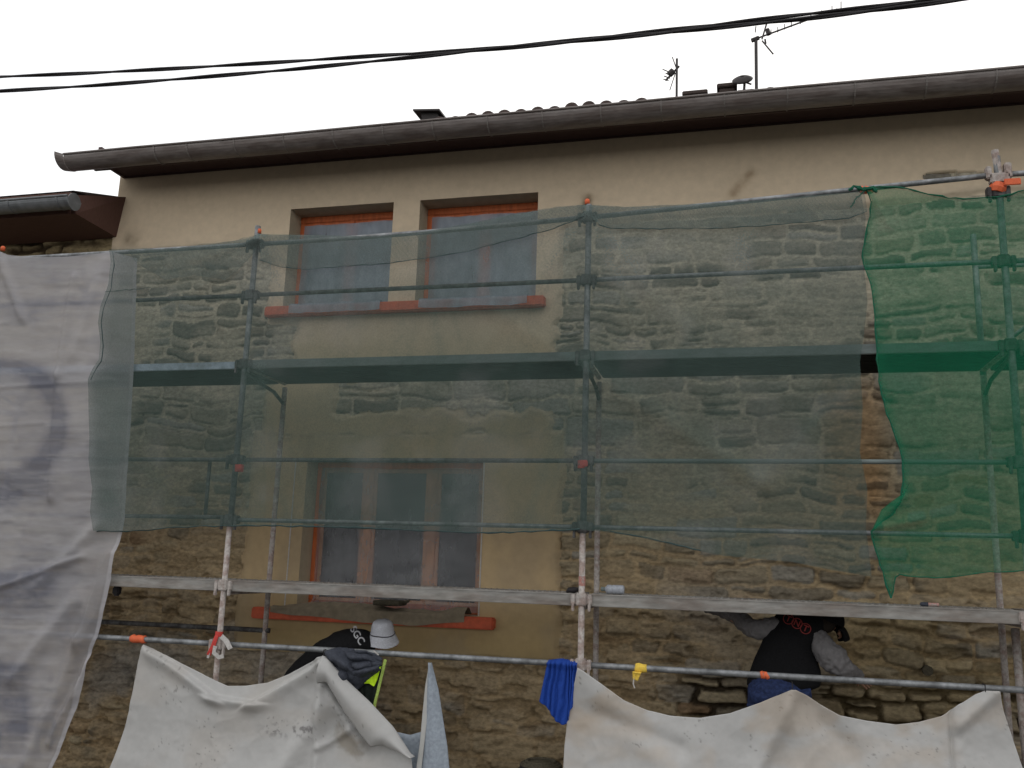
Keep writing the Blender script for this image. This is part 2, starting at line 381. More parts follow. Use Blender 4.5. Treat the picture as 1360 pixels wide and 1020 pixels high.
lump = fbm(X*5+fbm(X*3, Z*3, 4)*1.5, Z*13, 88, 4)                # chipped, horizontally bedded faces
chip = sstep(.55, .63, lump)
hS -= low*(1-.5*opened)*.035*chip*(.4+.6*prof)
hS += low*.02*(fbm(X*14, Z*26, 89, 3)-.5)
slot = low*sstep(.60, .70, fbm(X*2.0, Z*11, 91, 3))*sstep(.03, .0, D)*.06
hS -= slot*.6
def mixc(a, b, t): return a*(1-t[..., None])+b*t[..., None]
c1, c2, c3, c4 = [np.array(c) for c in ((.235, .20, .145), (.33, .285, .205), (.165, .145, .115), (.235, .23, .22))]
cs = mixc(mixc(np.broadcast_to(c1, X.shape+(3,)), c2, sstep(.3, .95, T)), c3, sstep(.66, .74, T2))
cs = mixc(cs, c4, sstep(.26, .16, T2)*.8)
cs = mixc(cs, np.array([.24, .15, .085]), sstep(.93, .95, T)*.6)
cs *= (.80+.44*fbm(X*4, Z*16, 19, 4))[..., None]
up_t = sstep(2.4, 3.6, Z)
cs = mixc(cs, (cs.mean(-1, keepdims=True)*np.array([1.07, 1.0, .90])*.84+cs*.14), up_t*.75)
mort_hi = np.array([.385, .345, .28]); mort_lo = np.array([.345, .27, .175])
cm = mixc(np.broadcast_to(mort_lo, X.shape+(3,)), mort_hi, sstep(1.6, 3.4, Z+.5*(fbm(X, Z, 99)-.5)))
cm = cm*(.80+.40*fbm(X*6, Z*6, 23, 4))[..., None]
jm = 1-sstep(.0, .008, D-jw+.012*(fbm(X*22, Z*22, 14, 3)-.5))
jm = np.maximum(jm, smearm*.7)
jm = np.maximum(jm, mud*.7*sstep(.35, .6, fbm(X*3, Z*5, 16, 4)))
jm = jm*(1-.9*opened)
cw = mixc(cs, cm, jm)
crk = sstep(.010, .002, np.abs(D-jw-.004))*sstep(.46, .58, fbm(X*5, Z*5, 120, 3))*(1-smearm)
cw = mixc(cw, cw*.5, crk*(.15+.4*low))
hS -= crk*.016
cw = mixc(cw, cw*np.array([.58, .52, .44]), low*chip*.5)
cw = mixc(cw, cw*.55, np.clip(slot/.05, 0, 1)*.6)
cw = mixc(cw, np.array([.035, .026, .018]), sstep(-.02, -.06, deep)*.9)
cw = mixc(cw, np.array([.24, .235, .23]), mud*sstep(.55, .75, fbm(X*.9+5, Z*1.3, 45, 4))*.7)    # grey cement smear
cw = mixc(cw, np.array([.24, .19, .10]), sstep(.22, .05, np.hypot((X-1.0)/2.0, (Z-1.1)/.9)-.45)*low*.35*sstep(.4, .6, fbm(X*1.6, Z*3, 46, 3)))
cw = mixc(cw, cw*np.array([1.15, .82, .58]), sstep(.35, .1, abs(X-.98))*sstep(3.6, 3.2, Z)*sstep(2.2, 2.5, Z)*.8)   # redder strip of stone
cw = cw*mixc(np.broadcast_to(np.array([1.08, 1.04, .95]), X.shape+(3,)), np.array([1.06, 1.06, 1.0]), sstep(2.2, 3.0, Z))
# plaster: upper band, window surrounds, lower window surround
e = edge
pm = np.maximum.reduce([
    Z-4.96+.35*e-.03*np.clip(X, 0, 3),
    boxmask(X, Z, -4.60, -1.56, 4.10, 5.1)+e*.9,
    boxmask(X, Z, -4.25, -1.62, 3.5, 4.3)+e*1.6,
    boxmask(X, Z, -3.1, -1.58, 3.55, 4.2)+e*1.6,
    boxmask(X, Z, -4.62, -1.50, .96, 3.02)+e*.55,
    boxmask(X, Z, -4.55, -3.75, 2.9, 3.62)+e*1.2,
    boxmask(X, Z, -4.0, -1.6, 2.9, 3.22)+e*1.5])
# window surround never breaks inside the openings' margins
for a, b, c, d in OPEN: pm = np.maximum(pm, boxmask(X, Z, a-.07, b+.07, c-.04, d+.05))
p1 = at(1270, 235, 0); p2 = at(1300, 258, 0)
holes = np.maximum(.16-np.hypot((X-p1.x)/1.6, (Z-p1.z)*2.2)+e*.5, .0)*0
pm = np.where(np.hypot((X-p1.x)/1.8, (Z-p1.z)*3.4)+e*1.2 < .13, -.1, pm)
PLA = pm > 0
hP = .030+.004*(fbm(X*1.5, Z*1.5, 33, 3)-.5)-.022*sstep(.05, .0, pm)
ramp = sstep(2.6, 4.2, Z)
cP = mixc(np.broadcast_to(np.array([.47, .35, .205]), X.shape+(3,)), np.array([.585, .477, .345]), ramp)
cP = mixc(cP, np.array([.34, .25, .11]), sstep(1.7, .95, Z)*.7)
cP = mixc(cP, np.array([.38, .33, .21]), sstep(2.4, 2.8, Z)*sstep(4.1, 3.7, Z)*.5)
cP *= (.93+.14*fbm(X*1.2, Z*.7, 34, 4))[..., None]
cP = mixc(cP, np.array([.30, .24, .17]), sstep(.5, .72, fbm(X*2.5, Z*1.6, 35, 4))*.35*(1-ramp))
def smear(cP, a, b, w, amt, col=(.17, .12, .075)):
    A, B = at(*a, 0), at(*b, 0); d = np.array([B.x-A.x, B.z-A.z]); l = np.hypot(*d); d /= l
    t = (X-A.x)*d[0]+(Z-A.z)*d[1]; s = -(X-A.x)*d[1]+(Z-A.z)*d[0]
    k = np.exp(-(s/w)**2)*sstep(-.06, .04, t)*sstep(l+.06, l-.04, t)
    return mixc(cP, np.array(col), np.clip(k*amt*(.4+1.2*fbm(X*22, Z*22, 36, 3)), 0, 1))
cP = smear(cP, (970, 262), (1001, 228), .045, .55, (.25, .17, .10))
cP = smear(cP, (776, 280), (783, 262), .05, 1.0)
cP = smear(cP, (700, 430), (760, 330), .10, .25, (.3, .25, .2))
cP = smear(cP, (748, 700), (752, 850), .035, .6, (.2, .13, .08))
cP = smear(cP, (168, 318), (185, 322), .08, .6, (.25, .2, .14))
feather = sstep(.12, 0, pm)[..., None]
cP = cP*(1-.35*feather)+cw*(.35*feather)
H = np.where(PLA, hP, hS)
H *= np.minimum(1, 1)                     # plain copy
P = np.stack([X, -H, Z], -1)
cx = .25*(X[:-1, :-1]+X[1:, 1:]+X[:-1, 1:]+X[1:, :-1]); cz = .25*(Z[:-1, :-1]+Z[1:, 1:]+Z[:-1, 1:]+Z[1:, :-1])
inop = np.zeros(cx.shape, bool)
for a, b, c, d in OPEN: inop |= (cx > a) & (cx < b) & (cz > c) & (cz < d)
pc = (PLA[:-1, :-1].astype(int)+PLA[1:, 1:]+PLA[:-1, 1:]+PLA[1:, :-1]) >= 2
house = empty('stone_house', (-2, 0, -.45), 'two storey stone house behind the scaffold with beige render under its eaves', 'house')
wall = gridmesh('stone_wall', P, M['stone'], house, col=cw, keep=~inop & ~pc)
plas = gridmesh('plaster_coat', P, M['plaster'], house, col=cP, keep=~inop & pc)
# shell behind, with the same openings closed off by rooms
sh = MB()
sh.box((-6.51, .56, -.95), (6.6, 8, 5.86)); sh.build('house_body', M['grey_wall'], house)
eg = MB(); eg.box((-6.515, .03, -.95), (-6.47, .6, 5.86)); eg.build('corner_return', M['plaster_side'] if 'plaster_side' in M else M['grey_wall'], house)

# ------------------------------------------------------------------ windows
def film(name, parent, x0, x1, ztop, path, bx0, bx1, mat, cover, seed, n=(40, 60), amp=.010):
    """protective sheet taped to the frame; path = (y, z) points it follows downwards, bx = its width past the sill"""
    q = np.array(path, float); v = np.linspace(0, 1, n[1]); u = np.linspace(0, 1, n[0])
    YZ = poly(q, v); lo = np.clip((YZ[:, 0] < q[0, 0]-.07), 0, 1)[:, None]*1.0
    lo = sstep(.10, -.05, YZ[:, 0])[:, None]
    xa = x0*(1-lo)+bx0*lo; xb = x1*(1-lo)+bx1*lo
    U = u[None, :]; V = v[:, None]
    Xf = xa+(xb-xa)*U; Yf = YZ[:, 0:1]+0*U; Zf = YZ[:, 1:2]+0*U
    w = np.abs(fbm(U*5+V, V*3, seed)-.5)*2+.8*np.abs(fbm(U*2+V*6, V*2-U*4, seed+3)-.5)*2
    Yf = Yf-w*amp*1.6; Zf = Zf+(1-V)*.012*(fbm(U*7, V*2, seed+7)-.5)*2+.012*w*lo
    Xf = Xf+(fbm(U*2, V*6, seed+5)-.5)*.015
    return gridmesh(name, np.stack([Xf, Yf, Zf], -1), mat, parent, attrs={'cover': np.full(Xf.shape, cover)+.12*(fbm(U*6, V*9, seed+8)-.5)})
def window(x0, x1, z0, z1, mull, wide, filmspec, wmat, mulmat):
    dY = .20
    fr = MB()
    t = .07
    for a, b in (((x0, dY, z1-t), (x1, dY+.07, z1)), ((x0, dY, z0), (x1, dY+.07, z0+t)), ((x0, dY+.002, z0+t), (x0+t, dY+.07, z1-t)), ((x1-t, dY+.002, z0+t), (x1, dY+.07, z1-t))):
        fr.box(a, b, .006)
    f = fr.build('window', wmat, house)
    rv = MB()   # reveal: four slabs lining the opening
    y0 = -.026
    rv.box((x0-.03, y0, z0-.03), (x0, .55, z1+.03)); rv.box((x1, y0, z0-.03), (x1+.03, .55, z1+.03))
    rv.box((x0, y0, z1), (x1, .55, z1+.03)); rv.box((x0, y0+.03, z0-.03), (x1, .55, z0))
    rv.build('reveal', M['reveal'], f)
    for m_ in mull:
        MB().box((m_-wide, dY-.004, z0+t), (m_+wide, dY+.065, z1-t), .005).build('mullion', mulmat, f)
    edges = [x0+t]+[e for m_ in mull for e in (m_-wide, m_+wide)]+[x1-t]
    for i in range(0, len(edges), 2):
        a, b = edges[i], edges[i+1]
        s = MB(); k = .032
        s.box((a, dY+.01, z0+t), (a+k, dY+.05, z1-t), .003); s.box((b-k, dY+.01, z0+t), (b, dY+.05, z1-t), .003)
        s.box((a+k, dY+.012, z0+t), (b-k, dY+.05, z0+t+k), .003); s.box((a+k, dY+.012, z1-t-k), (b-k, dY+.05, z1-t), .003)
        s.build('sash', mulmat, f)
        MB().box((a+k, dY+.026, z0+t+k), (b-k, dY+.034, z1-t-k)).build('pane', M['glass'], f)
    return f
w1 = window(*OPEN[0], [(-4.41-3.28)/2+.02], .03, None, M['wood'], M['wood'])
w2 = window(*OPEN[1], [(-3.0-1.80)/2+.02], .03, None, M['wood'], M['wood'])
w3 = window(*OPEN[2], [-3.45, -2.80], .045, None, M['wood'], M['tan_wood'])
# long upper sill (one piece under both windows) and lower sill
sl = MB().box((-4.57, -.11, 4.165), (-1.70, .20, 4.268), .012); sl.build('window_sill', M['sill'], house)
sl = MB().box((-4.42, -.13, 1.235), (-2.08, .20, 1.338), .012); s3 = sl.build('window_sill', M['sill'], house)
P2_ = [(.188, 5.22), (.186, 4.30), (.16, 4.285), (-.11, 4.276), (-.123, 4.262), (-.124, 4.175)]
X_ = lambda px, y=407, Y=-.12: at(px, y, Y).x
film('protective_film', w1, -4.355, -3.33, 0, P2_, X_(384), X_(505), M['film'], .64, 5)
film('protective_film', w2, -2.945, -1.845, 0, P2_, X_(556), X_(700), M['film'], .64, 15)
film('protective_film', w3, -3.955, -2.29, 0, [(.182, 2.68), (.180, 1.42), (.12, 1.36)], -3.955, -2.29, M['film_dark'], .48, 25, n=(60, 60))
# light edge beads at the lower opening and the pale corner strip
for x in (at(383, 760, 0).x, -2.243):
    MB().box((x, -.036, 1.345), (x+.010, -.029, 2.73)).build('corner_bead', M['cap_white'], w3)

# things lying on the lower sill
dz = MB()
n = 60; P0 = []
u = np.linspace(0, 1, n)[None, :]; v = np.linspace(0, 1, 24)[:, None]
U, V = np.broadcast_arrays(u, v)
xx = -4.22+U*1.88
drop = .035+.07*np.abs(np.sin(U*2.6+.2))*(.6+.8*fbm(U*4, V*0, 8))
path = V*(.24+drop)
yy = np.where(path < .24, .10-path, -.145-.01*np.sin(U*20+V*4))
zz = np.where(path < .24, 1.352+.07*sstep(.2, .8, fbm(U*4, V*2, 3))*np.sin(np.pi*np.clip(path/.24, 0, 1)), 1.352-(path-.24))+.006*(fbm(U*9, V*6, 5)-.5)
cl = gridmesh('drop_cloth', np.stack([xx, yy, zz], -1), M['canvas'])
tag(cl, 'dusty beige drop cloth sagging over the orange sill of the ground floor window', 'drop cloth')
c0 = at(500, 802, -.08); c1_ = at(540, 804, -.08)
bd = MB()
bd.box((c0.x, -.20, 1.40), (c1_.x-.03, .04, 1.455), .01); bd.tube([(c1_.x-.03, -.09, 1.43), (c1_.x+.04, -.10, 1.462)], .018, 8)
b = bd.build('mortar_hawk', M['dark_board']); tag(b, 'dark mortar caked hawk board lying on the drop cloth above the bucket hat', 'hawk board')
subsurf(b, 1, .008, .05)

# ------------------------------------------------------------------ eaves, gutter, roof
def half_round(mb, x0, x1, yc, zc, r, bead=True, segs=2, sag=0):
    n = 14; vs = []; fs = []; m = segs+1
    for i in range(m):
        x = x0+(x1-x0)*i/segs; z_ = zc+sag*math.sin(i*1.7)
        for k in range(n+1):
            a = math.pi*k/n; vs.append((x, yc-r*math.cos(a), z_-r*math.sin(a)))
        for k in range(n+1):
            a = math.pi*(n-k)/n; vs.append((x, yc-(r-.006)*math.cos(a), z_-(r-.006)*math.sin(a)))
    w_ = 2*(n+1)
    for i in range(m-1):
        for k in range(w_): fs.append((i*w_+k, i*w_+(k+1) % w_, (i+1)*w_+(k+1) % w_, (i+1)*w_+k))
    fs.append(tuple(range(w_))); fs.append(tuple(range((m-1)*w_, m*w_)))
    mb.add(vs, fs)
    if bead: mb.tube([(x0+(x1-x0)*i/segs, yc-r-.004, zc+sag*math.sin(i*1.7)) for i in range(m)], .011, 8)
GY, GR = -.58, .125
GZ = at(1360, 88, GY-GR).z
gx0 = at(84, 207, GY-GR).x
g = MB(); half_round(g, gx0, 6.8, GY, GZ, GR, segs=16, sag=.003)
gut = g.build('gutter', M['zinc'], house, smooth=False)
seams = [205, 248, 310, 375, 440, 506, 572, 645, 718, 796, 877, 962, 1047, 1138, 1235, 1330]
for sx in seams[::1]:
    x = at(sx, 180, GY-GR).x
    s = MB(); half_round(s, x, x+.012, GY, GZ, GR+.006, bead=False, segs=1); s.build('gutter_bracket', M['zinc_seam'], gut)
ec = MB()   # flared end piece
vs = []; k_ = 14
for x, r, zt in ((gx0, GR+.004, 0), (gx0-.10, GR+.02, .03)):
    for k in range(k_+1):
        a = math.pi*k/k_; vs.append((x, GY-r*math.cos(a), GZ+zt-r*math.sin(a)*(1.0 if zt == 0 else .98)))
fs = [(k, k+1, k_+2+k, k_+1+k) for k in range(k_)]+[tuple(range(k_+1, 2*k_+2))]
ec.add(vs, fs); ec.build('gutter_end', M['zinc'], gut)
SZ = 5.835
sf = MB(); sf.box((-6.46, -.47, SZ), (6.7, .2, SZ+.03)); sf.box((-6.46, -.50, SZ-.13), (6.7, -.47, SZ+.02))
sf.box((-6.47, -.46, SZ-.012), (-6.43, .0, SZ+.15))
for i in range(40):
    sf.box((-6.4+i*.33, -.46, SZ-.004), (-6.395+i*.33, -.01, SZ-.001))
sf.build('soffit', M['fascia'], house)
MB().box((-6.46, -.012-.03, SZ-.02), (6.7, -.032, SZ-.001), .004).build('eaves_board', M['fascia'], house)
# roof: canal tiles laid up the slope
rf = MB(); slope = math.tan(math.radians(17))
rx = np.arange(-6.45, 6.7, .158)
rnd = random.Random(4)
def rz(x):     # the tile edge wavers a little along the eaves
    return SZ-.015-.05*(x < -4.8)+.055*max(0, 1-abs((x+1.7)/1.25)**4)+.038*max(0, 1-abs((x-.4)/.6)**2)
for x in rx:
    zb = rz(x)+rnd.uniform(-.012, .012); r = .062; n = 8; vs = []; fs = []
    ys = [-.56, .3, 1.4, 2.9, 4.4]
    for y in ys:
        for k in range(n+1):
            a = math.pi*k/n; vs.append((x+r*math.cos(a), y, zb+(y+.56)*slope+r*.9*math.sin(a)))
    for i in range(len(ys)-1):
        for k in range(n): fs.append((i*(n+1)+k, i*(n+1)+k+1, (i+1)*(n+1)+k+1, (i+1)*(n+1)+k))
    fs.append(tuple(range(n+1))); rf.add(vs, fs)
rf.add([(-6.5, -.46, SZ+.035), (6.7, -.46, SZ+.035), (6.7, 4.4, SZ+.035+4.86*slope), (-6.5, 4.4, SZ+.035+4.86*slope), (6.7, 9.4, SZ+.05), (-6.5, 9.4, SZ+.05)], [(0, 1, 2, 3), (3, 2, 4, 5)])
roof = rf.build('roof', M['tile'], house)
def stack(px0, py0, px1, Y, d, name='chimney', cap=True, zbot=6.3):
    a = at(px0, py0, Y); b_ = at(px1, py0, Y); m = MB()
    m.box((a.x, Y, zbot), (b_.x, Y+d, a.z-.06), .01)
    if cap: m.box((a.x-.03, Y-.03, a.z-.059), (b_.x+.03, Y+d+.03, a.z), .01)
    return m.build(name, M['brick'], roof)
stack(909, 122, 937, 3.6, .5); stack(955, 112, 976, 3.5, .45); stack(979, 114, 1000, 3.7, .4, cap=False)
vt = MB()   # raised roof vent with splayed hood
a = at(556, 152, .2); b_ = at(586, 152, .2); c = at(563, 168, .2); d_ = at(592, 168, .2)
vt.hexa([(c.x, .18, c.z-.1), (d_.x, .18, d_.z-.1), (d_.x, .5, d_.z-.1), (c.x, .5, c.z-.1), (a.x+.05, .14, a.z-.02), (b_.x-.02, .14, b_.z-.02), (b_.x-.02, .5, b_.z), (a.x+.05, .5, a.z)])
vt.hexa([(a.x-.02, .08, a.z-.018), (b_.x+.02, .08, b_.z-.018), (b_.x+.02, .6, b_.z+.02), (a.x-.02, .6, a.z+.02), (a.x-.02, .08, a.z), (b_.x+.02, .08, b_.z), (b_.x+.02, .6, b_.z+.04), (a.x-.02, .6, a.z+.04)])
vt.build('roof_vent', M['metal_dark'], roof)

# aerials and dish on the roof
def rod(mb, a, b, Y, r=.008, Y2=None):
    mb.tube([at(*a, Y), at(*b, Y2 if Y2 is not None else Y)], r, 6)
Y = 3.3
an = empty('tv_antenna', tuple(at(1005, 150, Y)), 'tall rooftop aerial with a long toothed boom crossing the cables', 'antenna')
m = MB(); rod(m, (1005, 160), (1004, 52), Y, .022); m.build('mast', M['metal_dark'], an)
m = MB(); rod(m, (1000, 53), (1112, 12), Y, .012); rod(m, (998, 54), (1008, 50), Y, .03); m.build('boom', M['metal_dark'], an)
m = MB()
for x, y, h in ((1024, 44, 5), (1033, 41, 5), (1042, 37, 5), (1051, 34, 5), (1063, 30, 5), (1077, 25, 5), (1091, 20, 6), (1105, 15, 7), (1117, 10, 8)):
    m = MB(); rod(m, (x, y-h), (x, y+2), Y, .006); m.build('director', M['metal_dark'], an)
m = MB(); rod(m, (1004, 35), (1003, 43), Y, .008); m.build('director', M['metal_dark'], an)
m = MB(); rod(m, (1012, 52), (1018, 32), Y-.1, .012); rod(m, (1018, 32), (1020, 28), Y-.1, .012)
rod(m, (1012, 54), (1027, 72), Y-.15, .01); rod(m, (1016, 52), (1017, 58), Y-.1, .012); m.tube([at(1019, 39, Y), at(1021, 46, Y)], .03, 8); m.build('reflector', M['metal_dark'], an)
Y = 3.0
an2 = empty('tv_antenna', tuple(at(898, 150, Y)), 'small rooftop aerial pointing down left beside the low chimney', 'antenna')
m = MB(); rod(m, (898.5, 150), (899, 78), Y, .016); m.build('mast', M['metal_dark'], an2)
m = MB(); rod(m, (902, 88), (884, 107), Y, .014); m.tube([at(894, 94, Y), at(889, 99, Y)], .045, 8); m.build('boom', M['metal_dark'], an2)
m = MB()
for a, b_ in (((893, 76), (898, 90)), ((889.5, 120), (897, 97)), ((880, 92), (892, 97)), ((882, 101), (890, 104)), ((881, 105), (888, 107)), ((884, 97), (891, 101))):
    m = MB(); rod(m, a, b_, Y, .007); m.build('director', M['metal_dark'], an2)
Y = 3.4
ds = empty('satellite_dish', tuple(at(986, 125, Y)), 'satellite dish seen from behind on the right hand chimney', 'satellite dish')
c = at(986, 104, Y); rr = .12; m = MB(); vs = [c+Vector((0, .03, 0))]; fs = []
ux, uy = Vector((1, 0, .12)).normalized(), Vector((-.1, .35, .55)).normalized()
nrm = ux.cross(uy)
rings = 5; n = 24
for i in range(1, rings+1):
    q = i/rings
    for k in range(n):
        a = 2*math.pi*k/n; vs.append(c+ux*math.cos(a)*rr*q*1.15+uy*math.sin(a)*rr*q*.9-nrm*(.05*q*q-.03))
for k in range(n): fs.append((0, 1+k, 1+(k+1) % n))
for i in range(rings-1):
    for k in range(n): fs.append((1+i*n+k, 1+i*n+(k+1) % n, 1+(i+1)*n+(k+1) % n, 1+(i+1)*n+k))
m.add(vs, fs); o = m.build('reflector', M['metal_dark'], ds, smooth=True); sm = o.modifiers.new('t', 'SOLIDIFY'); sm.thickness = .012
m = MB(); rod(m, (989, 108), (988, 124), Y+.02, .018); rod(m, (986, 108), (998, 112), Y, .012); m.build('bracket', M['metal_dark'], ds)

# ------------------------------------------------------------------ neighbouring house on the left
nb = empty('neighbour_house', (-9, 0, -.45), 'lower stone house at far left with red brown boxed eaves', 'house')
xn = np.arange(-12, -6.5, .02); zn = np.arange(-.95, 5.5, .02); Xn, Zn = np.meshgrid(xn, zn)
Dn, Tn, Tn2, TIn = masonry(Xn, Zn, 11)
pn = sstep(0, .03, Dn-.008)
hn = .03*pn+.012*(fbm(Xn*6, Zn*14, 2, 3)-.5)*2+.02*TIn*pn+.02*(Tn2-.5)*pn-.03*(fbm(Xn*2, Zn*3, 7) > .6)*(1-pn)
cn = mixc(np.broadcast_to(np.array([.30, .235, .13]), Xn.shape+(3,)), np.array([.36, .29, .17]), Tn)
cn = mixc(cn, np.array([.07, .05, .03]), (1-pn)*sstep(.4, .6, fbm(Xn*2, Zn*3, 7)))
cn *= (.8+.4*fbm(Xn*8, Zn*12, 3))[..., None]
gridmesh('stone_wall', np.stack([Xn, .02-hn, Zn], -1), M['stone'], nb, col=cn)
MB().box((-12, .1, -.95), (-6.52, 8, 5.0)).build('house_body', M['grey_wall'], nb)
A = at(97, 284, -.62); Bq = at(153, 316, -.01); C_ = at(96, 259, -.62); D_ = at(166, 262, -.01)
zl = at(0, 326, -.01).z
th = Vector((0, 0, .03))
m = MB(); a0 = Vector((-12, -.62, A.z)); b0 = Vector((-12, -.01, zl))
m.hexa([a0, A, Bq, b0, a0+th, A+th, Bq+th, b0+th]); m.build('soffit', M['fascia2'], nb)
m = MB(); off = Vector((.03, 0, 0)); m.hexa([A, A+off, Bq+off, Bq, C_, C_+off, D_+off, D_]); m.build('eaves_end_board', M['fascia2'], nb)
m = MB(); m.box((-12, -.65, A.z-.01), (A.x-.03, -.62, C_.z+.02)); m.build('fascia', M['fascia2'], nb)
g = MB(); zc = at(50, 262, -.86).z; half_round(g, -12, at(95, 262, -.8).x, -.755, zc, .10, segs=6)
gg = g.build('gutter', M['zinc_light'], nb)
for sx in (8, 72):
    x = at(sx, 270, -.86).x; s = MB(); half_round(s, x, x+.016, -.755, zc, .105, bead=False, segs=1); s.build('gutter_bracket', M['zinc_light'], gg)
x = at(95, 262, -.8).x
s = MB(); s.tube([(x-.005, -.755, zc-.03), (x+.004, -.755, zc-.03)], .09, 18); s.build('gutter_end', M['zinc_light'], gg)
m = MB(); m.add([(-12, -.66, C_.z+.03), (A.x, -.66, C_.z+.03), (-6.52, .0, D_.z+.02), (-6.52, 4.2, 6.3), (-12, 4.2, 6.3)], [(0, 1, 2, 3, 4)])
m.build('roof', M['tile'], nb)

# ------------------------------------------------------------------ scaffold
scf = empty('scaffold', (-1.14, -1.1, -.45), 'steel tube scaffold with plank decks along the whole facade', 'scaffold')
FY, IY = -1.1, -.35
PXS = [-7.14, -4.14, -1.14, 1.91, 4.93]
ztop = at(778, 289, FY).z; z2 = at(778, 372, FY).z; zr1 = at(776, 612, FY).z; zr0 = at(775, 700, FY).z; zlow = 1.09
zleft = at(330, 325, FY).z; RT = .024
for i, x in enumerate(PXS):
    xt = x
    top = 4.71 if i < 3 else 4.88
    # upper tube joins the lower one at mid height
    p = MB(); p.tube([(x, FY, -.80), (x, FY, 2.05)], RT, 14); p.build('post', M['galv_dusty'], scf, True)
    p = MB(); p.tube([(x+.004, FY, 2.05), (x+.01, FY, top)], RT+.001, 14); pu = p.build('post', M['galv'], scf, True)
    MB().box((x-.06, FY-.06, -.85), (x+.06, FY+.06, -.80), .004).build('base_plate', M['galv'], scf)
    p = MB(); p.tube([(x, IY, -.80), (x, IY, 3.38)], RT, 14); p.build('post', M['galv_dusty'], scf, True)
    if i >= 3:
        p = MB(); p.tube([(x, IY, 3.38), (x, IY, 4.55)], RT, 14); p.build('post', M['galv'], scf, True)
    for zc_ in (1.50, 3.42, .55):
        p = MB(); p.tube([(x, FY, zc_), (x, IY, zc_)], .020, 10); p.build('transom', M['galv_dusty'], scf, True)
    p = MB(); p.tube([(x, FY+.02, 3.36), (x, IY-.2, 3.30), (x, IY, 3.22)], .016, 8); p.build('bracket', M['galv_dark'], scf)
    # couplers
    for zc_ in (ztop if i > 1 else zleft, z2, zr1, zr0, 1.56, zlow, 3.44):
        c = MB()
        c.box((x-.042, FY-.034, zc_-.045), (x+.042, FY+.034, zc_+.045), .008)
        for s in (-1, 1):
            c.box((x+s*.062-.018, FY-.03, zc_-.036), (x+s*.062+.018, FY+.03, zc_+.036), .006)
            c.box((x+s*.062-.010, FY-.04, zc_-.085), (x+s*.062+.010, FY-.01, zc_-.03), .004)
        c.build('coupler', M['galv_dusty'] if zc_ < 2.05 else M['galv_dark'], scf)
def rail(a, b, mat, r=RT, name='guardrail', sag=0, Y=FY):
    a, b = Vector(a), Vector(b); pts = []
    for k in range(9):
        t = k/8; q = a.lerp(b, t); q.z -= sag*4*t*(1-t); pts.append(q)
    m = MB(); m.tube(pts, r, 12); return m.build(name, mat, scf, True)
for i in range(4):
    x0, x1 = PXS[i]+.04, PXS[i+1]-.04
    zt0 = ztop if i < 3 else 4.70
    za_ = (zleft, zleft, ztop, 4.735)[i]; zb_ = (zleft, ztop, 4.735, 4.735)[i]
    rail((x0, FY, za_), (x1, FY, zb_), M['galv'], r=.021, sag=.015 if i == 1 else 0)
    rail((x0, FY, z2), (x1, FY, z2), M['galv_dark'] if i < 2 else M['galv'], r=.019)
    rail((x0, FY, zr1), (x1, FY, zr1), M['galv_dark'] if i < 2 else M['toe'], r=.018)
    rail((x0, FY, zr0), (x1, FY, zr0+(.0 if i else .02)), M['galv_dark'] if i == 0 else M['galv'], r=.018)
    rail((x0, FY, zlow), (x1, FY, zlow), M['galv'], r=.0225)
    # lower inner ledger
    # steel planks, lower lift: channel edges with perforated lip
    for j, (ya, yb) in enumerate(((FY-.005, FY+.30), (FY+.32, FY+.62))):
        d = MB(); d.box((x0, ya, 1.585), (x1, yb, 1.60)); d.box((x0, ya, 1.515), (x1, ya+.004, 1.585)); d.box((x0, yb-.004, 1.515), (x1, yb, 1.585))
        d.box((x0, ya+.004, 1.512), (x1, ya+.025, 1.516)); d.box((x0, yb-.025, 1.512), (x1, yb-.004, 1.516))
        d.box((x0, ya-.004, 1.594), (x1, ya, 1.604))
        for k in range(int((x1-x0)/.05)):
            d.tube([(x0+.03+k*.05, (ya+yb)/2, 1.60), (x0+.03+k*.05, (ya+yb)/2, 1.606)], .008, 6)
        d.build('deck_plank', M['deck'], scf)
    for j, (ya, yb) in enumerate(((FY+.03, FY+.36), (FY+.38, FY+.70))):
        d = MB(); d.box((x0, ya, 3.405), (x1, yb, 3.45), .004)
        for k in range(6): d.box((x0+.02, ya+.03+k*.05, 3.398), (x1-.02, ya+.045+k*.05, 3.4045))
        d.build('deck_plank', M['deck_dark'], scf)
    d = MB(); d.box((x0+.02, FY-.005, 3.40), (x1-.02, FY+.022, 3.475 if i else 3.465), .004)
    d.build('toe_board', M['toe'] if i else M['toe_pale'], scf)
    if i == 0: continue
    d = MB(); d.box((x0, FY+.1, 0.0), (x1, FY+.72, .05), .004); d.build('deck_plank', M['deck_dark'], scf)
# inner ledger seen at lower left, stub tube, short inner rail at right
a = at(140, 826, IY); b_ = at(357, 849, IY)
m = MB(); m.tube([(PXS[0], IY, a.z), (b_.x, IY, a.z)], .022, 10); m.build('ledger', M['galv_dark'], scf, True)
m = MB(); m.tube([at(279, 612, FY+.05), at(272, 690, FY+.05)], .016, 8); m.build('spacer', M['galv_dark'], scf, True)
m = MB(); m.tube([(1.91, IY, at(1312, 354, IY).z), (4.9, IY, at(1312, 354, IY).z)], .018, 8); m.build('ledger', M['galv'], scf, True)
# leaning brace at lower right
m = MB(); m.tube([at(1348, 835, -.55), at(1368, 1060, -.8)], .03, 8); m.build('brace', M['galv_dusty'], scf, True)
m = MB(); m.tube([at(1375, 425, FY+.08), at(1300, 480, FY+.45)], .016, 8); m.build('brace', M['galv'], scf, True)
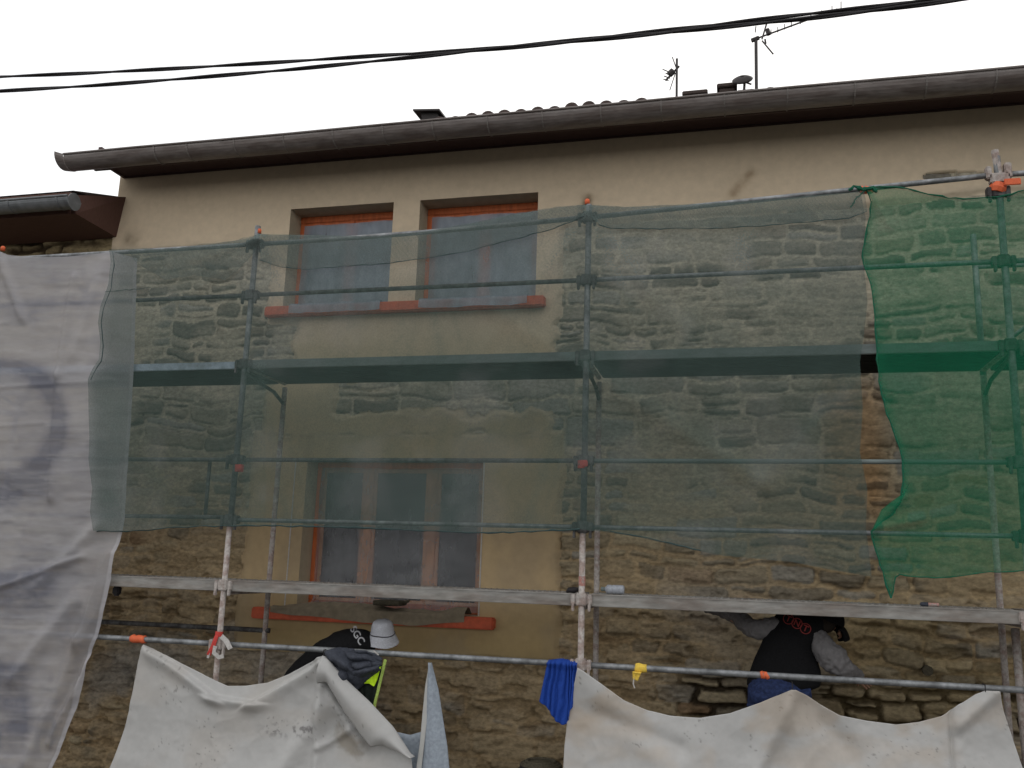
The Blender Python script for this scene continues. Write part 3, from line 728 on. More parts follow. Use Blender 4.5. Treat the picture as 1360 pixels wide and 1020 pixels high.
# clamps on the right post head
px_ = 1.91
m = MB(); m.tube([(px_+.03, FY, 4.6), (px_+.0, FY, 4.93)], .026, 10); m.box((px_-.075, FY-.03, 4.70), (px_-.035, FY+.03, 4.80), .008); m.box((px_+.05, FY-.03, 4.70), (px_+.10, FY+.03, 4.82), .008); m.box((px_-.05, FY-.04, 4.66), (px_+.08, FY+.04, 4.74), .01)
m.build('coupler', M['galv_dusty'], scf)
# tape, caps and tags: small coloured markers
def cap(px, py, label, r=.021, h=.045):
    p = at(px, py, FY); e_ = MB(); e_.tube([p-Vector((0, 0, h/2)), p+Vector((0, 0, h*.3)), p+Vector((0, 0, h/2))], [r, r, r*.6], 12)
    o = e_.build('post_cap', M['orange'], None, True); tag(o, label, 'post cap', 'orange caps on the scaffold post heads')
    return o
cap(344, 307, 'orange cap on the post head left of the upper windows'); cap(780, 268, 'orange cap on the post head right of the upper windows')
cap(4, 330, 'orange cap above the milky plastic sheet at far left')
def wrap(px0, px1, py, label, mat='orange', z=None, r=.032, ragged=True, Y=FY, cat='tape'):
    a = at(px0, py, Y); b2 = at(px1, py, Y); zz_ = z if z is not None else a.z
    pts = []; rr = []
    n_ = 7
    for k in range(n_):
        t = k/(n_-1); pts.append(Vector((a.x+(b2.x-a.x)*t, Y, zz_+(.004*math.sin(k*2.2))))); rr.append(r*(1+.14*math.sin(k*2.9+px0)))
    e_ = MB(); e_.tube(pts, rr, 12)
    o = e_.build('tape_wrap', M[mat], None, True); tag(o, label, cat); return o
wrap(174, 193, 851, 'orange tape knotted round the low rail left of the white tarpaulin', z=zlow)
wrap(1010, 1021, 908, 'orange tape band on the low rail in front of the man in black vest', z=zlow, r=.025)
p = at(1345, 250, FY)
m = MB(); m.tube([(px_-.01, FY, p.z-.03), (px_, FY, p.z), (px_+.015, FY, p.z+.035)], [.05, .062, .055], 10); m.box((px_+.03, FY-.07, p.z+.0), (px_+.14, FY-.055, p.z+.05), .004)
tag(m.build('tape_wrap', M['orange'], None), 'orange tape wound round the right hand post head', 'tape')
wrap(1142, 1158, 253, 'orange tape holding the bright green net to the top rail', r=.030)
def patch(px, py, w_, h_, mat, label, name='paint_mark', Y=FY-.05, cat='paint mark'):
    pass
# red collar on two posts
for x, y, lb in ((318, 622, 'faded red tie on the post left of the ground floor window under the net'), (773, 617, 'faded red tie on the middle post under the net')):
    p = at(x, y, FY); m = MB(); m.tube([p-Vector((0, 0, .03)), p+Vector((0, 0, .03))], [.036, .040], 10); m.box((p.x, FY-.047, p.z-.02), (p.x+.05, FY-.03, p.z+.03), .006)
    tag(m.build('tie_band', M['red'], None), lb, 'tie', 'red ties on the posts')
for y0_, y1_ in ((765, 778),):
    p = at(773, y0_, FY); q = at(773, y1_, FY); m = MB(); m.tube([(-1.14, FY, q.z), (-1.14, FY, p.z)], .0255, 12); m.build('paint_band', M['faded_red'], scf)

# red and white barrier tape knotted on the left post
def ribbon(name, pts, wdt, mat, Y, thick=.003, parent=None, twist=0):
    P_ = [at(*q, Y) for q in pts]; m = MB(); n_ = len(P_); vs = []
    for i, q in enumerate(P_):
        t = (P_[min(i+1, n_-1)]-P_[max(i-1, 0)]).normalized(); s = t.cross(Vector((0, 1, 0))).normalized()
        s = (s*math.cos(twist*i)+Vector((0, 1, 0))*math.sin(twist*i)).normalized(); nn = t.cross(s).normalized()*thick
        vs += [q-s*wdt/2-nn, q+s*wdt/2-nn, q+s*wdt/2+nn, q-s*wdt/2+nn]
    fs = [(0, 1, 2, 3), tuple((n_-1)*4+k for k in (3, 2, 1, 0))]
    for i in range(n_-1):
        for k in range(4): fs.append((i*4+k, i*4+(k+1) % 4, (i+1)*4+(k+1) % 4, (i+1)*4+k))
    m.add(vs, fs); return m.build(name, M[mat], parent)
bt = empty('barrier_tape', tuple(at(290, 850, FY-.03)), 'red and white barrier tape knotted round the left post at the low rail', 'tape')
m = MB(); p = at(291, 842, FY); m.tube([p-Vector((0, 0, .02)), p+Vector((0, 0, .02))], [.031, .032], 12); m.build('red_band', M['red'], bt)
ribbon('red_tail', [(288, 844), (283, 858), (277, 870)], .035, 'red', FY-.045, parent=bt, twist=.3)
ribbon('white_tail', [(294, 845), (301, 852), (306, 862)], .04, 'cap_white', FY-.04, parent=bt, twist=.4)
ribbon('white_tail', [(286, 858), (284, 867), (291, 873), (297, 871)], .035, 'cap_white', FY-.05, parent=bt)
ribbon('white_tail', [(278, 866), (276, 874)], .02, 'cap_white', FY-.045, parent=bt)

# ------------------------------------------------------------------ netting
def sheet(name, Ppx, Y, mat, parent=None, disp=None, cover=None, col=None):
    W = atv(Ppx[..., 0], Ppx[..., 1], Y)
    if disp is not None: W[..., 1] += disp
    at_ = {}
    if cover is not None: at_['cover'] = cover
    return gridmesh(name, W, mat, parent, col=col, attrs=at_)
NY = FY-.055
topn = [(150, 334), (180, 333), (230, 330), (270, 325), (310, 320), (330, 316), (344, 311), (360, 312), (400, 312), (500, 314), (560, 308), (620, 298), (680, 285), (740, 275), (778, 272), (790, 273), (830, 275), (900, 272), (1000, 267), (1080, 260), (1143, 254)]
botn = [(128, 705), (170, 706), (240, 700), (315, 698), (400, 699), (500, 702), (640, 708), (700, 706), (770, 703), (800, 706), (850, 714), (900, 726), (960, 738), (1050, 746), (1100, 756), (1158, 766)]
leftn = [(150, 334), (152, 350), (148, 380), (137, 410), (134, 430), (137, 455), (135, 478), (126, 492), (120, 505), (121, 540), (123, 580), (122, 610), (127, 650), (124, 680), (128, 705)]
rightn = [(1143, 254), (1150, 290), (1146, 340), (1152, 400), (1148, 440), (1142, 480), (1146, 540), (1142, 600), (1152, 650), (1150, 700), (1158, 766)]
G = coons(topn, botn, leftn, rightn, 380, 170)
x_, y_ = G[..., 0], G[..., 1]
dsp = -.03*(fbm(x_/60, y_/130, 2)-.5)-.012*(fbm(x_/14, y_/60, 4)-.5)
dsp += .05*np.sin(np.pi*np.clip((y_-300)/400, 0, 1))*(fbm(x_/200, y_/300, 6)-.3)
dsp += crease(G, (660, 415), (1010, 640), 14, -.04)+crease(G, (778, 290), (640, 470), 10, -.02)+crease(G, (782, 290), (900, 430), 12, -.02)
dsp += crease(G, (344, 320), (270, 380), 7, -.03)+crease(G, (344, 320), (250, 350), 5, -.03)+crease(G, (340, 325), (300, 400), 6, -.025)
dsp = np.minimum(dsp, .02)
dsp -= .05*sstep(215, 195, x_)
cv = np.full(x_.shape, .46)+.05*(fbm(x_/25, y_/25, 9)-.5)
cv += .05*sstep(420, 300, y_)
cv += .10*np.exp(-(((x_-150)/28)**2))*sstep(478, 484, y_)             # double overlap at the left edge
cv += .09*((x_ > 322) & (x_ < 352) & (y_ > 480))
cv += .08*((x_ > 250) & (x_ < 290) & (y_ > 480) & (y_ < 560))*0
for a_, b_ in (((344, 312), (300, 420)), ((344, 312), (390, 430)), ((344, 312), (250, 372)), ((778, 274), (690, 420)), ((778, 274), (845, 420)), ((1150, 262), (1080, 400)), ((778, 480), (700, 690)), ((345, 480), (380, 690)), ((1150, 480), (1000, 640)), ((560, 310), (585, 470))):
    cv += crease(G, a_, b_, 7, .07)+crease(G, (a_[0]+9, a_[1]), (b_[0]+26, b_[1]-20), 3.5, .06)
cv += .05*(fbm(x_/16+y_/90, y_/150, 19, 3)-.5)*2
cv += .03*np.sin(x_*.9)*np.sin(y_*.85)*sstep(430, 300, y_)
greying = .32*sstep(.5, .72, fbm(x_/70, y_/60, 141, 4))+.28*sstep(440, 300, y_)  # random dusty patches, plus a steady greying towards the top of the net
def netcol(g, d): return mixc(np.broadcast_to(np.array([.105, .158, .142]), g.shape[:2]+(3,)), np.array([.30, .32, .32]), np.clip(d, 0, 1))
nt_ = sheet('debris_net', G, NY, M['net'], None, dsp, np.clip(cv+.05*greying, 0, 1), netcol(G, greying))
tag(nt_, 'large grey green debris net hung over the upper scaffold in front of the upper windows', 'debris net')
def ribbon_band(top, bot, name, parent, mat, cover, Y, nu=200, nv=12, seed=1, amp=.02):
    l = [top[0], bot[0]]; r = [top[-1], bot[-1]]
    G2 = coons(top, bot, l, r, nu, nv)
    d2 = -amp*np.abs(fbm(G2[..., 0]/18, G2[..., 1]/14, seed)-.5)*2
    c2_ = np.full(G2.shape[:2], cover)+.16*(fbm(G2[..., 0]/7, G2[..., 1]/6, seed+2, 2)-.5)+.10*np.sin(G2[..., 0]*1.1)*np.sin(G2[..., 1]*1.2)
    return sheet(name, G2, Y, mat, parent, d2, c2_, netcol(G2, np.full(G2.shape[:2], .25)))
ribbon_band([(346, 311), (400, 312), (500, 314), (560, 308), (620, 298), (680, 285), (740, 275), (777, 272)],
            [(346, 346), (370, 354), (400, 358), (450, 354), (500, 351), (560, 344), (620, 334), (680, 318), (740, 302), (777, 287)], 'folded_hem', nt_, M['net'], .42, NY-.03, seed=3)
ribbon_band([(782, 272), (830, 275), (900, 272), (1000, 267), (1080, 260), (1148, 254)],
            [(782, 286), (795, 298), (812, 303), (870, 304), (940, 303), (1000, 301), (1060, 296), (1100, 292), (1130, 289), (1152, 280)], 'folded_hem', nt_, M['net'], .46, NY-.03, seed=13)
ribbon_band([(170, 333), (230, 330), (270, 325), (310, 320), (342, 313)],
            [(185, 352), (220, 372), (260, 366), (300, 372), (318, 358), (340, 335)], 'folded_hem', nt_, M['net'], .38, NY-.03, nu=90, seed=23, amp=.05)
def hem(pts, mat, parent, Y, r=.006, seed=0):
    rn = random.Random(seed); P_ = []
    q = np.array(pts, float); t = np.linspace(0, 1, max(12, int(np.hypot(*np.diff(q, axis=0).T).sum()/9)))
    for a in poly(pts, t): P_.append(at(a[0]+rn.uniform(-.8, .8), a[1]+rn.uniform(-.8, .8), Y))
    m = MB(); m.tube(P_, [r*rn.uniform(.6, 1.5) for _ in P_], 6); return m.build('hem_cord', M[mat], parent)
hem(botn[3:9], 'hem', nt_, NY-.01, .006, 1); hem(botn[:4], 'hem', nt_, NY-.01, .004, 2); hem(leftn[:9], 'hem', nt_, NY-.065, .003, 3)
hem([(346, 346), (370, 354), (400, 358), (450, 354), (500, 351), (560, 344), (620, 334), (680, 318), (740, 302), (777, 287)], 'hem', nt_, NY-.035, .003, 4)
hem([(795, 298), (812, 303), (870, 304), (940, 303), (1000, 301), (1060, 296), (1130, 289), (1152, 280)], 'hem', nt_, NY-.035, .003, 5)
hem([(800, 704), (850, 712), (900, 724), (930, 731)], 'hem', nt_, NY-.01, .004, 6)
hem([(140, 388), (200, 382)], 'hem', nt_, NY-.01, .003, 7)
# bright green net
topg = [(1150, 251), (1165, 248), (1190, 248), (1210, 251), (1235, 258), (1262, 263), (1290, 264), (1320, 262), (1345, 258), (1375, 246), (1500, 240)]
leftg = [(1150, 251), (1157, 268), (1155, 290), (1149, 315), (1145, 335), (1147, 352), (1156, 372), (1160, 400), (1163, 440), (1165, 480), (1168, 510), (1178, 550), (1190, 580), (1197, 600), (1200, 630), (1197, 665), (1186, 683), (1172, 692), (1157, 704), (1160, 722), (1167, 742), (1176, 772), (1184, 794)]
botg = [(1184, 794), (1188, 776), (1191, 762), (1200, 765), (1215, 766), (1240, 767), (1262, 766), (1285, 763), (1310, 760), (1340, 759), (1370, 757), (1500, 752)]
rightg = [(1500, 240), (1500, 752)]
G = coons(topg, botg, leftg, rightg, 200, 220); x_, y_ = G[..., 0], G[..., 1]
dsp = -.03*(fbm(x_/50, y_/120, 2)-.4)-.015*(fbm(x_/12, y_/70, 4)-.5)+crease(G, (1157, 262), (1180, 300), 5, -.03)+crease(G, (1156, 704), (1220, 690), 6, -.03)+crease(G, (1156, 704), (1200, 660), 6, -.02)
cv = np.full(x_.shape, .53)+.06*(fbm(x_/20, y_/60, 9)-.5)
cv += .22*np.exp(-((x_-np.interp(y_, [q[1] for q in leftg], [q[0] for q in leftg]))/7)**2)
gn = sheet('green_net', G, NY-.01, M['gnet'], None, np.minimum(dsp, .02), cv)
tag(gn, 'bright green debris net with ragged left edge hanging at the right end of the scaffold', 'debris net')
hem(leftg, 'ghem', gn, NY-.02, .005, 11); hem(topg, 'ghem', gn, NY-.02, .005, 12); hem(botg, 'ghem', gn, NY-.02, .004, 13)
hem([(1128, 252), (1135, 247), (1148, 252), (1158, 249), (1165, 255)], 'ghem', gn, NY-.03, .014, 14)
hem([(1148, 254), (1138, 262), (1130, 275)], 'ghem', gn, NY-.03, .005, 15)
# net bunched in the corner beside it
# ------------------------------------------------------------------ milky plastic sheet
topw = [(-170, 322), (-40, 326), (0, 334), (12, 339), (40, 342), (90, 341), (150, 335), (184, 344)]
rightw = [(184, 344), (182, 400), (178, 480), (172, 600), (166, 690), (157, 730), (150, 770), (138, 820), (132, 845), (124, 862), (121, 880), (110, 915), (103, 940), (92, 968), (80, 1000), (68, 1026), (48, 1090)]
leftw = [(-170, 322), (-200, 1090)]; botw = [(-200, 1090), (48, 1090)]
G = coons(topw, botw, leftw, rightw, 190, 330); x_, y_ = G[..., 0], G[..., 1]
dsp = -.05*(fbm(x_/90, y_/60, 2)-.4)-.006*(fbm(x_/60, y_/7, 4)-.5)-.004*sstep(.44, .5, fbm(x_/190, y_/22, 44))
for c_ in (((100, 370), (80, 500), 5, -.03), ((80, 500), (70, 660), 5, -.025), ((150, 740), (110, 850), 9, -.05), ((110, 850), (40, 1010), 9, -.05), ((120, 880), (70, 985), 5, -.05), ((60, 770), (130, 700), 8, -.03), ((0, 340), (30, 420), 6, -.03), ((140, 350), (100, 470), 7, -.02), ((0, 515), (150, 505), 2, -.008), ((0, 566), (60, 562), 2, -.006), ((0, 780), (110, 740), 4, -.03), ((20, 900), (100, 800), 10, -.04)):
    dsp += crease(G, *c_)
dsp = np.clip(dsp, -.045-.2*sstep(130, 80, x_), .0)
base = np.broadcast_to(np.array([.50, .485, .505]), x_.shape+(3,)).copy()
base *= (.9+.2*fbm(x_/50, y_/30, 7))[..., None]
ink = np.zeros_like(x_)
rr = np.hypot((x_-2)/1.0, (y_-560)/1.0); ink += np.exp(-((rr-78)/13)**2)*sstep(468, 488, y_)*1.1
ink += .75*sstep(625, 640, y_+.1*x_)*sstep(688, 660, y_+.1*x_)*sstep(85, 55, x_)
ink += .45*np.exp(-((y_-408+.05*x_)/16)**2)*sstep(150, 110, x_)*(.4+fbm(x_/20, y_/9, 3))
ink += .8*sstep(748, 765, y_)*sstep(835, 790, y_)*sstep(95, 55, x_+.3*(y_-760))*(.5+.8*fbm(x_/14, y_/10, 33))
ink += .7*sstep(870, 890, y_)*sstep(52, 30, x_)*sstep(1010, 975, y_)*(.5+.9*fbm(x_/15, y_/20, 35))
ink += .22*sstep(.5, .66, fbm(x_/45+3, y_/60, 61))
base = mixc(base, np.array([.19, .20, .26]), np.clip(ink*(.75+.5*fbm(x_/9, y_/5, 37)), 0, .85))
wr = sstep(.60, .66, fbm(x_/90, y_/5, 71, 3))*.25
base = mixc(base, np.array([.55, .55, .57]), wr)
cvw = np.full(x_.shape, .76)-.10*sstep(700, 850, y_)*sstep(60, 130, x_)
dr = np.interp(y_, [q[1] for q in rightw], [q[0] for q in rightw])-x_
cvw = np.where(dr < 5, .95, cvw); cvw -= .12*sstep(60, 15, dr)*(dr >= 5)*sstep(680, 760, y_)
ws = sheet('plastic_sheet', G, NY+.025, M['sheet'], None, dsp+.0, cvw, base)
tag(ws, 'milky white plastic sheet with blue grey smudges covering the left end of the scaffold', 'plastic sheet')

# ------------------------------------------------------------------ tarpaulins tied to the low rail
TY = FY-.045
def tarpcol(x_, y_, seed, warm=0):
    base = np.broadcast_to(np.array([.47, .465, .455]), x_.shape+(3,)).copy()
    base *= (.94+.12*fbm(x_/60, y_/45, seed))[..., None]
    st = sstep(.5, .75, fbm(x_/70+9, y_/50, seed+1))*.5*warm
    base = mixc(base, np.array([.45, .36, .27]), st)
    sp = sstep(.77, .83, fbm(x_/3.5, y_/3.5, seed+2, 2))*sstep(.5, .62, fbm(x_/40, y_/30, seed+5))
    return mixc(base, np.array([.20, .19, .18]), sp*.7)
topt = [(193, 856), (205, 861), (240, 880), (290, 903), (307, 910), (330, 910), (358, 906), (385, 895), (410, 881), (430, 871), (436, 870), (442, 873), (460, 900), (490, 932), (515, 960), (535, 985), (549, 1000)]
leftt = [(193, 856), (186, 880), (180, 915), (174, 945), (165, 975), (157, 1005), (148, 1030), (130, 1130)]
rightt = [(549, 1000), (553, 1040), (560, 1130)]
bott = [(130, 1130), (560, 1130)]
G = coons(topt, bott, leftt, rightt, 300, 150); x_, y_ = G[..., 0], G[..., 1]
dsp = -.10*np.exp(-((x_-300)/80)**2)*sstep(860, 960, y_)
dsp += crease(G, (205, 866), (290, 922), 10, -.05, side=1)+crease(G, (290, 924), (345, 932), 9, -.05, side=1)+crease(G, (345, 930), (430, 880), 12, -.045, side=1)
dsp += crease(G, (430, 872), (425, 1020), 7, -.045)+crease(G, (433, 872), (560, 1000), 12, -.06)
dsp += crease(G, (447, 905), (495, 990), 11, .07)+crease(G, (436, 910), (480, 985), 8, -.05)
dsp += crease(G, (430, 990), (480, 960), 5, -.03)+crease(G, (380, 1020), (430, 940), 14, -.05)+crease(G, (200, 880), (180, 1000), 20, -.03)
dsp += -.02*(fbm(x_/45, y_/35, 5)-.5)-.0015*(fbm(x_/9, y_/9, 6)-.5)-.006*(1-np.abs(2*fbm(x_/55+y_/120, y_/60-x_/140, 61, 2)-1))**5-.0015*(1-np.abs(2*fbm(x_/22, y_/30+x_/60, 62, 2)-1))**6
dsp -= .12*sstep(960, 1100, y_)
col_ = tarpcol(x_, y_, 3, .3)
blot = np.exp(-((y_-968)/9)**2)*sstep(340, 380, x_)*sstep(430, 420, x_)*sstep(.5, .62, fbm(x_/5, y_/5, 9))
col_ = mixc(col_, np.array([.16, .15, .15]), blot*.8)
gr = sstep(26, 10, np.abs(x_-460-(y_-975)*.5)+np.abs(y_-985)*.8+20*(fbm(x_/8, y_/8, 10)-.5))
col_ = mixc(col_, np.array([.30, .27, .23]), gr*.9)
tp = sheet('tarpaulin', G, TY, M['tarp'], None, dsp, None, col_)
md = tp.modifiers.new('t', 'SOLIDIFY'); md.thickness = .003
tag(tp, 'stiff white tarpaulin tied in two peaks to the low rail below the bucket hat', 'tarpaulin', 'white tarpaulins along the low rail')
# folded flap lying down the right slope of it
ft = [(437, 869), (444, 874), (470, 902), (500, 930), (530, 962), (552, 996), (558, 1001)]
fb = [(430, 905), (443, 903), (450, 915), (468, 945), (490, 975), (500, 988), (515, 985), (553, 1002)]
G2 = coons(ft, fb, [ft[0], fb[0]], [ft[-1], fb[-1]], 60, 16)
d2 = -.05-.05*np.sin(np.pi*np.linspace(0, 1, 16))[:, None]*np.ones((1, 60))
f_ = sheet('folded_flap', G2, TY, M['tarp'], tp, d2-.07, None, tarpcol(G2[..., 0], G2[..., 1], 8, .2)); md = f_.modifiers.new('t', 'SOLIDIFY'); md.thickness = .004
# grey underside piece and upright pointed corner
G2 = coons([(527, 972), (545, 976), (562, 971)], [(535, 1100), (548, 1100), (563, 1100)], [(527, 972), (535, 1100)], [(562, 971), (563, 1100)], 20, 20)
G3 = coons([(571, 880), (572, 879), (573, 880)], [(548, 1110), (580, 1115), (606, 1110)], [(571, 880), (566, 910), (563, 950), (560, 985), (555, 1020), (548, 1110)], [(573, 880), (582, 915), (589, 960), (594, 990), (597, 1020), (606, 1110)], 24, 60)
gt = empty('grey_tarpaulin', tuple(at(575, 1000, TY)), 'narrow pointed grey tarpaulin corner standing right of the white tarpaulin flap', 'tarpaulin')
gm = sheet('pointed_corner', G3, TY, M['tarp_grey'], gt, -.05*np.sin(np.pi*np.linspace(0, 1, 24))[None, :]*np.ones((60, 1))-.01*(fbm(G3[..., 0]/9, G3[..., 1]/20, 4)-.5)); md = gm.modifiers.new('t', 'SOLIDIFY'); md.thickness = .003
G4 = coons([(570.5, 880), (572, 881)], [(549, 1110), (556, 1110)], [(570.5, 880), (565, 910), (561, 950), (558, 985), (553, 1020), (546, 1110)], [(572, 881), (570, 910), (568, 950), (564, 985), (560, 1020), (553, 1110)], 5, 50)
e1 = sheet('turned_edge', G4, TY-.035, M['tarp'], gt, None, None, np.broadcast_to(np.array([.5, .5, .48]), G4.shape[:2]+(3,)).copy()); md = e1.modifiers.new('t', 'SOLIDIFY'); md.thickness = .003
e2 = sheet('inner_fold', G2, TY+.04, M['tarp_grey'], gt); md = e2.modifiers.new('t', 'SOLIDIFY'); md.thickness = .003
# right tarpaulin
topr = [(768, 886), (775, 890), (800, 908), (830, 930), (860, 943), (890, 950), (930, 953), (970, 947), (1010, 933), (1035, 922), (1050, 914), (1056, 914), (1070, 922), (1090, 936), (1115, 950), (1150, 957), (1190, 962), (1220, 959), (1250, 951), (1262, 944), (1272, 936), (1280, 932), (1295, 922), (1308, 917), (1326, 917)]
leftr = [(768, 886), (764, 905), (758, 930), (753, 960), (750, 990), (749, 1020), (747, 1120)]
rightr = [(1326, 917), (1333, 945), (1343, 975), (1351, 1000), (1357, 1020), (1375, 1120)]
botr = [(747, 1120), (1375, 1120)]
G = coons(topr, botr, leftr, rightr, 330, 110); x_, y_ = G[..., 0], G[..., 1]
dsp = crease(G, (1053, 916), (1000, 1030), 13, -.06)+crease(G, (1054, 916), (1060, 1040), 22, -.06)+crease(G, (1056, 920), (1130, 1000), 16, .03)
dsp += crease(G, (770, 892), (880, 1010), 22, -.03)+crease(G, (800, 950), (900, 990), 12, .03)+crease(G, (1262, 945), (1265, 1040), 4, .025)+crease(G, (1320, 920), (1275, 960), 10, -.04)
dsp += -.07*np.exp(-((x_-900)/90)**2)*sstep(930, 1010, y_)-.06*np.exp(-((x_-1190)/90)**2)*sstep(950, 1020, y_)
dsp += -.02*(fbm(x_/50, y_/40, 15)-.5)-.0015*(fbm(x_/9, y_/9, 16)-.5)-.005*(1-np.abs(2*fbm(x_/60+y_/120, y_/60-x_/140, 63, 2)-1))**5-.0015*(1-np.abs(2*fbm(x_/24, y_/30+x_/60, 64, 2)-1))**6-.10*sstep(980, 1110, y_)
col_ = tarpcol(x_, y_, 31, .75)
col_ = mixc(col_, np.array([.42, .33, .24]), sstep(.45, .7, fbm(x_/60, y_/30, 45))*sstep(1010, 950, y_)*.5*sstep(1300, 1240, x_))
tp2 = sheet('tarpaulin', G, TY, M['tarp'], None, dsp, None, col_)
md = tp2.modifiers.new('t', 'SOLIDIFY'); md.thickness = .003
tag(tp2, 'stained white tarpaulin tied to the low rail below the man in the black vest', 'tarpaulin', 'white tarpaulins along the low rail')
for px, py in ((1052, 912), (1307, 915), (432, 868)):
    p = at(px, py, FY-.03); m = MB(); m.tube([p+Vector((0, .03, .03)), p+Vector((0, -.03, .03)), p+Vector((0, -.035, -.02)), p+Vector((0, -.02, -.05))], .004, 6)
    m.build('tie_wire', M['rubber'], tp2 if px > 700 else tp)

# ------------------------------------------------------------------ cloths on the rail
def draped(name, top, bot, left, right, mat, label, cat, nu=60, nv=50, folds=6, amp=.02, seed=1, Y=FY-.03, thick=.006, parent=None):
    G = coons(top, bot, left, right, nu, nv); u = np.linspace(0, 1, nu)[None, :]; v = np.linspace(0, 1, nv)[:, None]
    ph = fbm(u*3+v*.8, v*1.5, seed)*6
    d = -amp*(.35+.65*np.sin(u*folds*2*np.pi*.5+ph)**2)-.03*np.sin(np.pi*np.clip(v*6, 0, 1))*np.exp(-v*8)
    d = d+(.045*(1-sstep(0, .06, v)))
    o = sheet(name, G, Y, mat, parent, d)
    m = o.modifiers.new('t', 'SOLIDIFY'); m.thickness = thick; m.offset = 0
    if label: tag(o, label, cat)
    return o
draped('blue_cloth', [(728, 877), (745, 875), (767, 879)], [(717, 931), (728, 939), (733, 948), (740, 958), (748, 962), (755, 960), (757, 944), (762, 937)],
       [(728, 877), (724, 900), (717, 931)], [(767, 879), (766, 900), (762, 937)], M['blue'], 'royal blue cloth hung in folds over the low rail beside the middle post', 'cloth', folds=7, amp=.035, seed=6)
# dark jacket with hi-vis edging
jk = empty('jacket', tuple(at(478, 880, FY-.06)), 'crumpled dark jacket with fluorescent yellow trim slung over the low rail', 'jacket')
Gj = coons([(440, 864), (455, 860), (475, 862), (495, 863), (512, 873)], [(462, 924), (468, 927), (480, 914), (495, 900), (510, 888)], [(440, 864), (445, 880), (452, 900), (462, 924)], [(512, 873), (513, 880), (510, 888)], 90, 70)
u = np.linspace(0, 1, 90)[None, :]; v = np.linspace(0, 1, 70)[:, None]
lump_ = fbm(u*2.4+fbm(u*2, v*2, 5)*1.2, v*3.2-u*1.6+fbm(u*2, v*2, 8)*1.2, 12, 2)
d = -.05-.10*np.sin(np.pi*np.clip(v, 0, 1))**.6*np.sin(np.pi*np.clip(u, 0.02, .98))**.5-.16*(np.abs(lump_-.5)*2)
j1 = sheet('jacket_body', Gj, FY, M['navy'], jk, d); mm = j1.modifiers.new('t', 'SOLIDIFY'); mm.thickness = .01
draped('lining', [(468, 915), (485, 905), (508, 888)], [(478, 925), (492, 938), (499, 943)], [(468, 915), (478, 925)], [(508, 888), (503, 915), (499, 943)], M['black_lining'], None, None, 30, 30, 3, .02, 4, Y=FY-.04, parent=jk)
draped('yellow_panel', [(481, 906), (492, 896), (505, 885)], [(482, 907), (492, 908), (497, 912), (501, 903), (506, 886)], [(481, 906), (482, 907)], [(505, 885), (506, 886)], M['hivis'], None, None, 24, 16, 2, .01, 5, Y=FY-.085, parent=jk)
ribbon('yellow_piping', [(512, 876), (510, 884), (508, 893), (505, 905), (502, 918), (499, 930), (497, 940)], .022, 'dull_hivis', FY-.09, parent=jk, thick=.004)
ribbon('zip', [(496, 864), (503, 870)], .008, 'cap_white', FY-.17, parent=jk)
# yellow rag
rg = empty('yellow_rag', tuple(at(848, 895, FY-.03)), 'yellow rag knotted on the low rail right of the middle post', 'rag')
m = MB(); p = at(850, 893, FY); m.tube([(p.x-.035, FY, zlow+.003), (p.x-.01, FY, zlow), (p.x+.02, FY, zlow-.002), (p.x+.05, FY, zlow)], [.030, .037, .031, .028], 10); m.build('knot', M['yellow'], rg, True)
draped('tail', [(840, 892), (852, 893)], [(841, 902), (847, 904)], [(840, 892), (841, 902)], [(852, 893), (847, 904)], M['yellow'], None, None, 14, 12, 2, .012, 3, Y=FY-.035, parent=rg)
ribbon('string', [(842, 900), (841, 908), (843, 914)], .008, 'cap_white', FY-.045, parent=rg)

# small things on the plank
bz = 1.606
bo = empty('water_bottle', (at(808, 788, FY+.1).x, FY+.12, bz), 'clear grey plastic bottle lying on the plank right of the middle post', 'bottle')
a = at(800, 787, FY+.12); b_ = at(829, 789, FY+.12); r = .034
L_ = b_.x-a.x; zc = bz+r
m = MB(); m.tube([(a.x+.02, FY+.12, zc), (a.x+.04, FY+.12, zc), (a.x+L_*.4, FY+.12, zc), (a.x+L_*.45, FY+.12, zc), (a.x+L_*.5, FY+.12, zc), (b_.x-.01, FY+.12, zc), (b_.x, FY+.12, zc)], [.014, r, r, r*.88, r, r, r*.8], 16); m.build('bottle_body', M['grey_plastic'], bo, True)
m = MB(); m.tube([(a.x-.01, FY+.12, zc), (a.x+.02, FY+.12, zc)], .016, 12); m.build('bottle_cap', M['toe'], bo)
mk = empty('marker_pen', (at(1232, 806, FY+.03).x, FY+.03, bz), 'red and blue marker pen lying on the plank under the green net', 'marker')
a = at(1222, 806, FY+.03); b_ = at(1247, 807, FY+.03)
m = MB(); m.tube([(a.x+.05, FY+.03, bz+.014), (b_.x, FY+.03, bz+.014)], .012, 10); m.build('barrel', M['faded_red'], mk)
m = MB(); m.tube([(a.x, FY+.03, bz+.014), (a.x+.012, FY+.03, bz+.014), (a.x+.052, FY+.03, bz+.014)], [.008, .015, .015], 10); m.build('pen_cap', M['navy'], mk)
p = at(760, 785, FY+.03)
m = MB(); m.tube([(p.x-.05, FY+.05, bz), (p.x-.03, FY+.05, bz+.018), (p.x+.01, FY+.05, bz+.02), (p.x+.05, FY+.05, bz+.03), (p.x+.06, FY+.05, bz+.06)], [.006, .02, .024, .014, .008], 8)
tag(m.build('glove', M['rubber'], None, True), 'small dark glove crumpled on the plank left of the middle post', 'glove')
p = at(150, 779, FY+.02)
m = MB(); m.box((p.x-.03, FY+.05, 1.44), (p.x+.03, FY+.11, 1.51), .01); m.tube([(p.x, FY+.08, 1.5), (p.x, FY+.08, 1.43)], .02, 8)
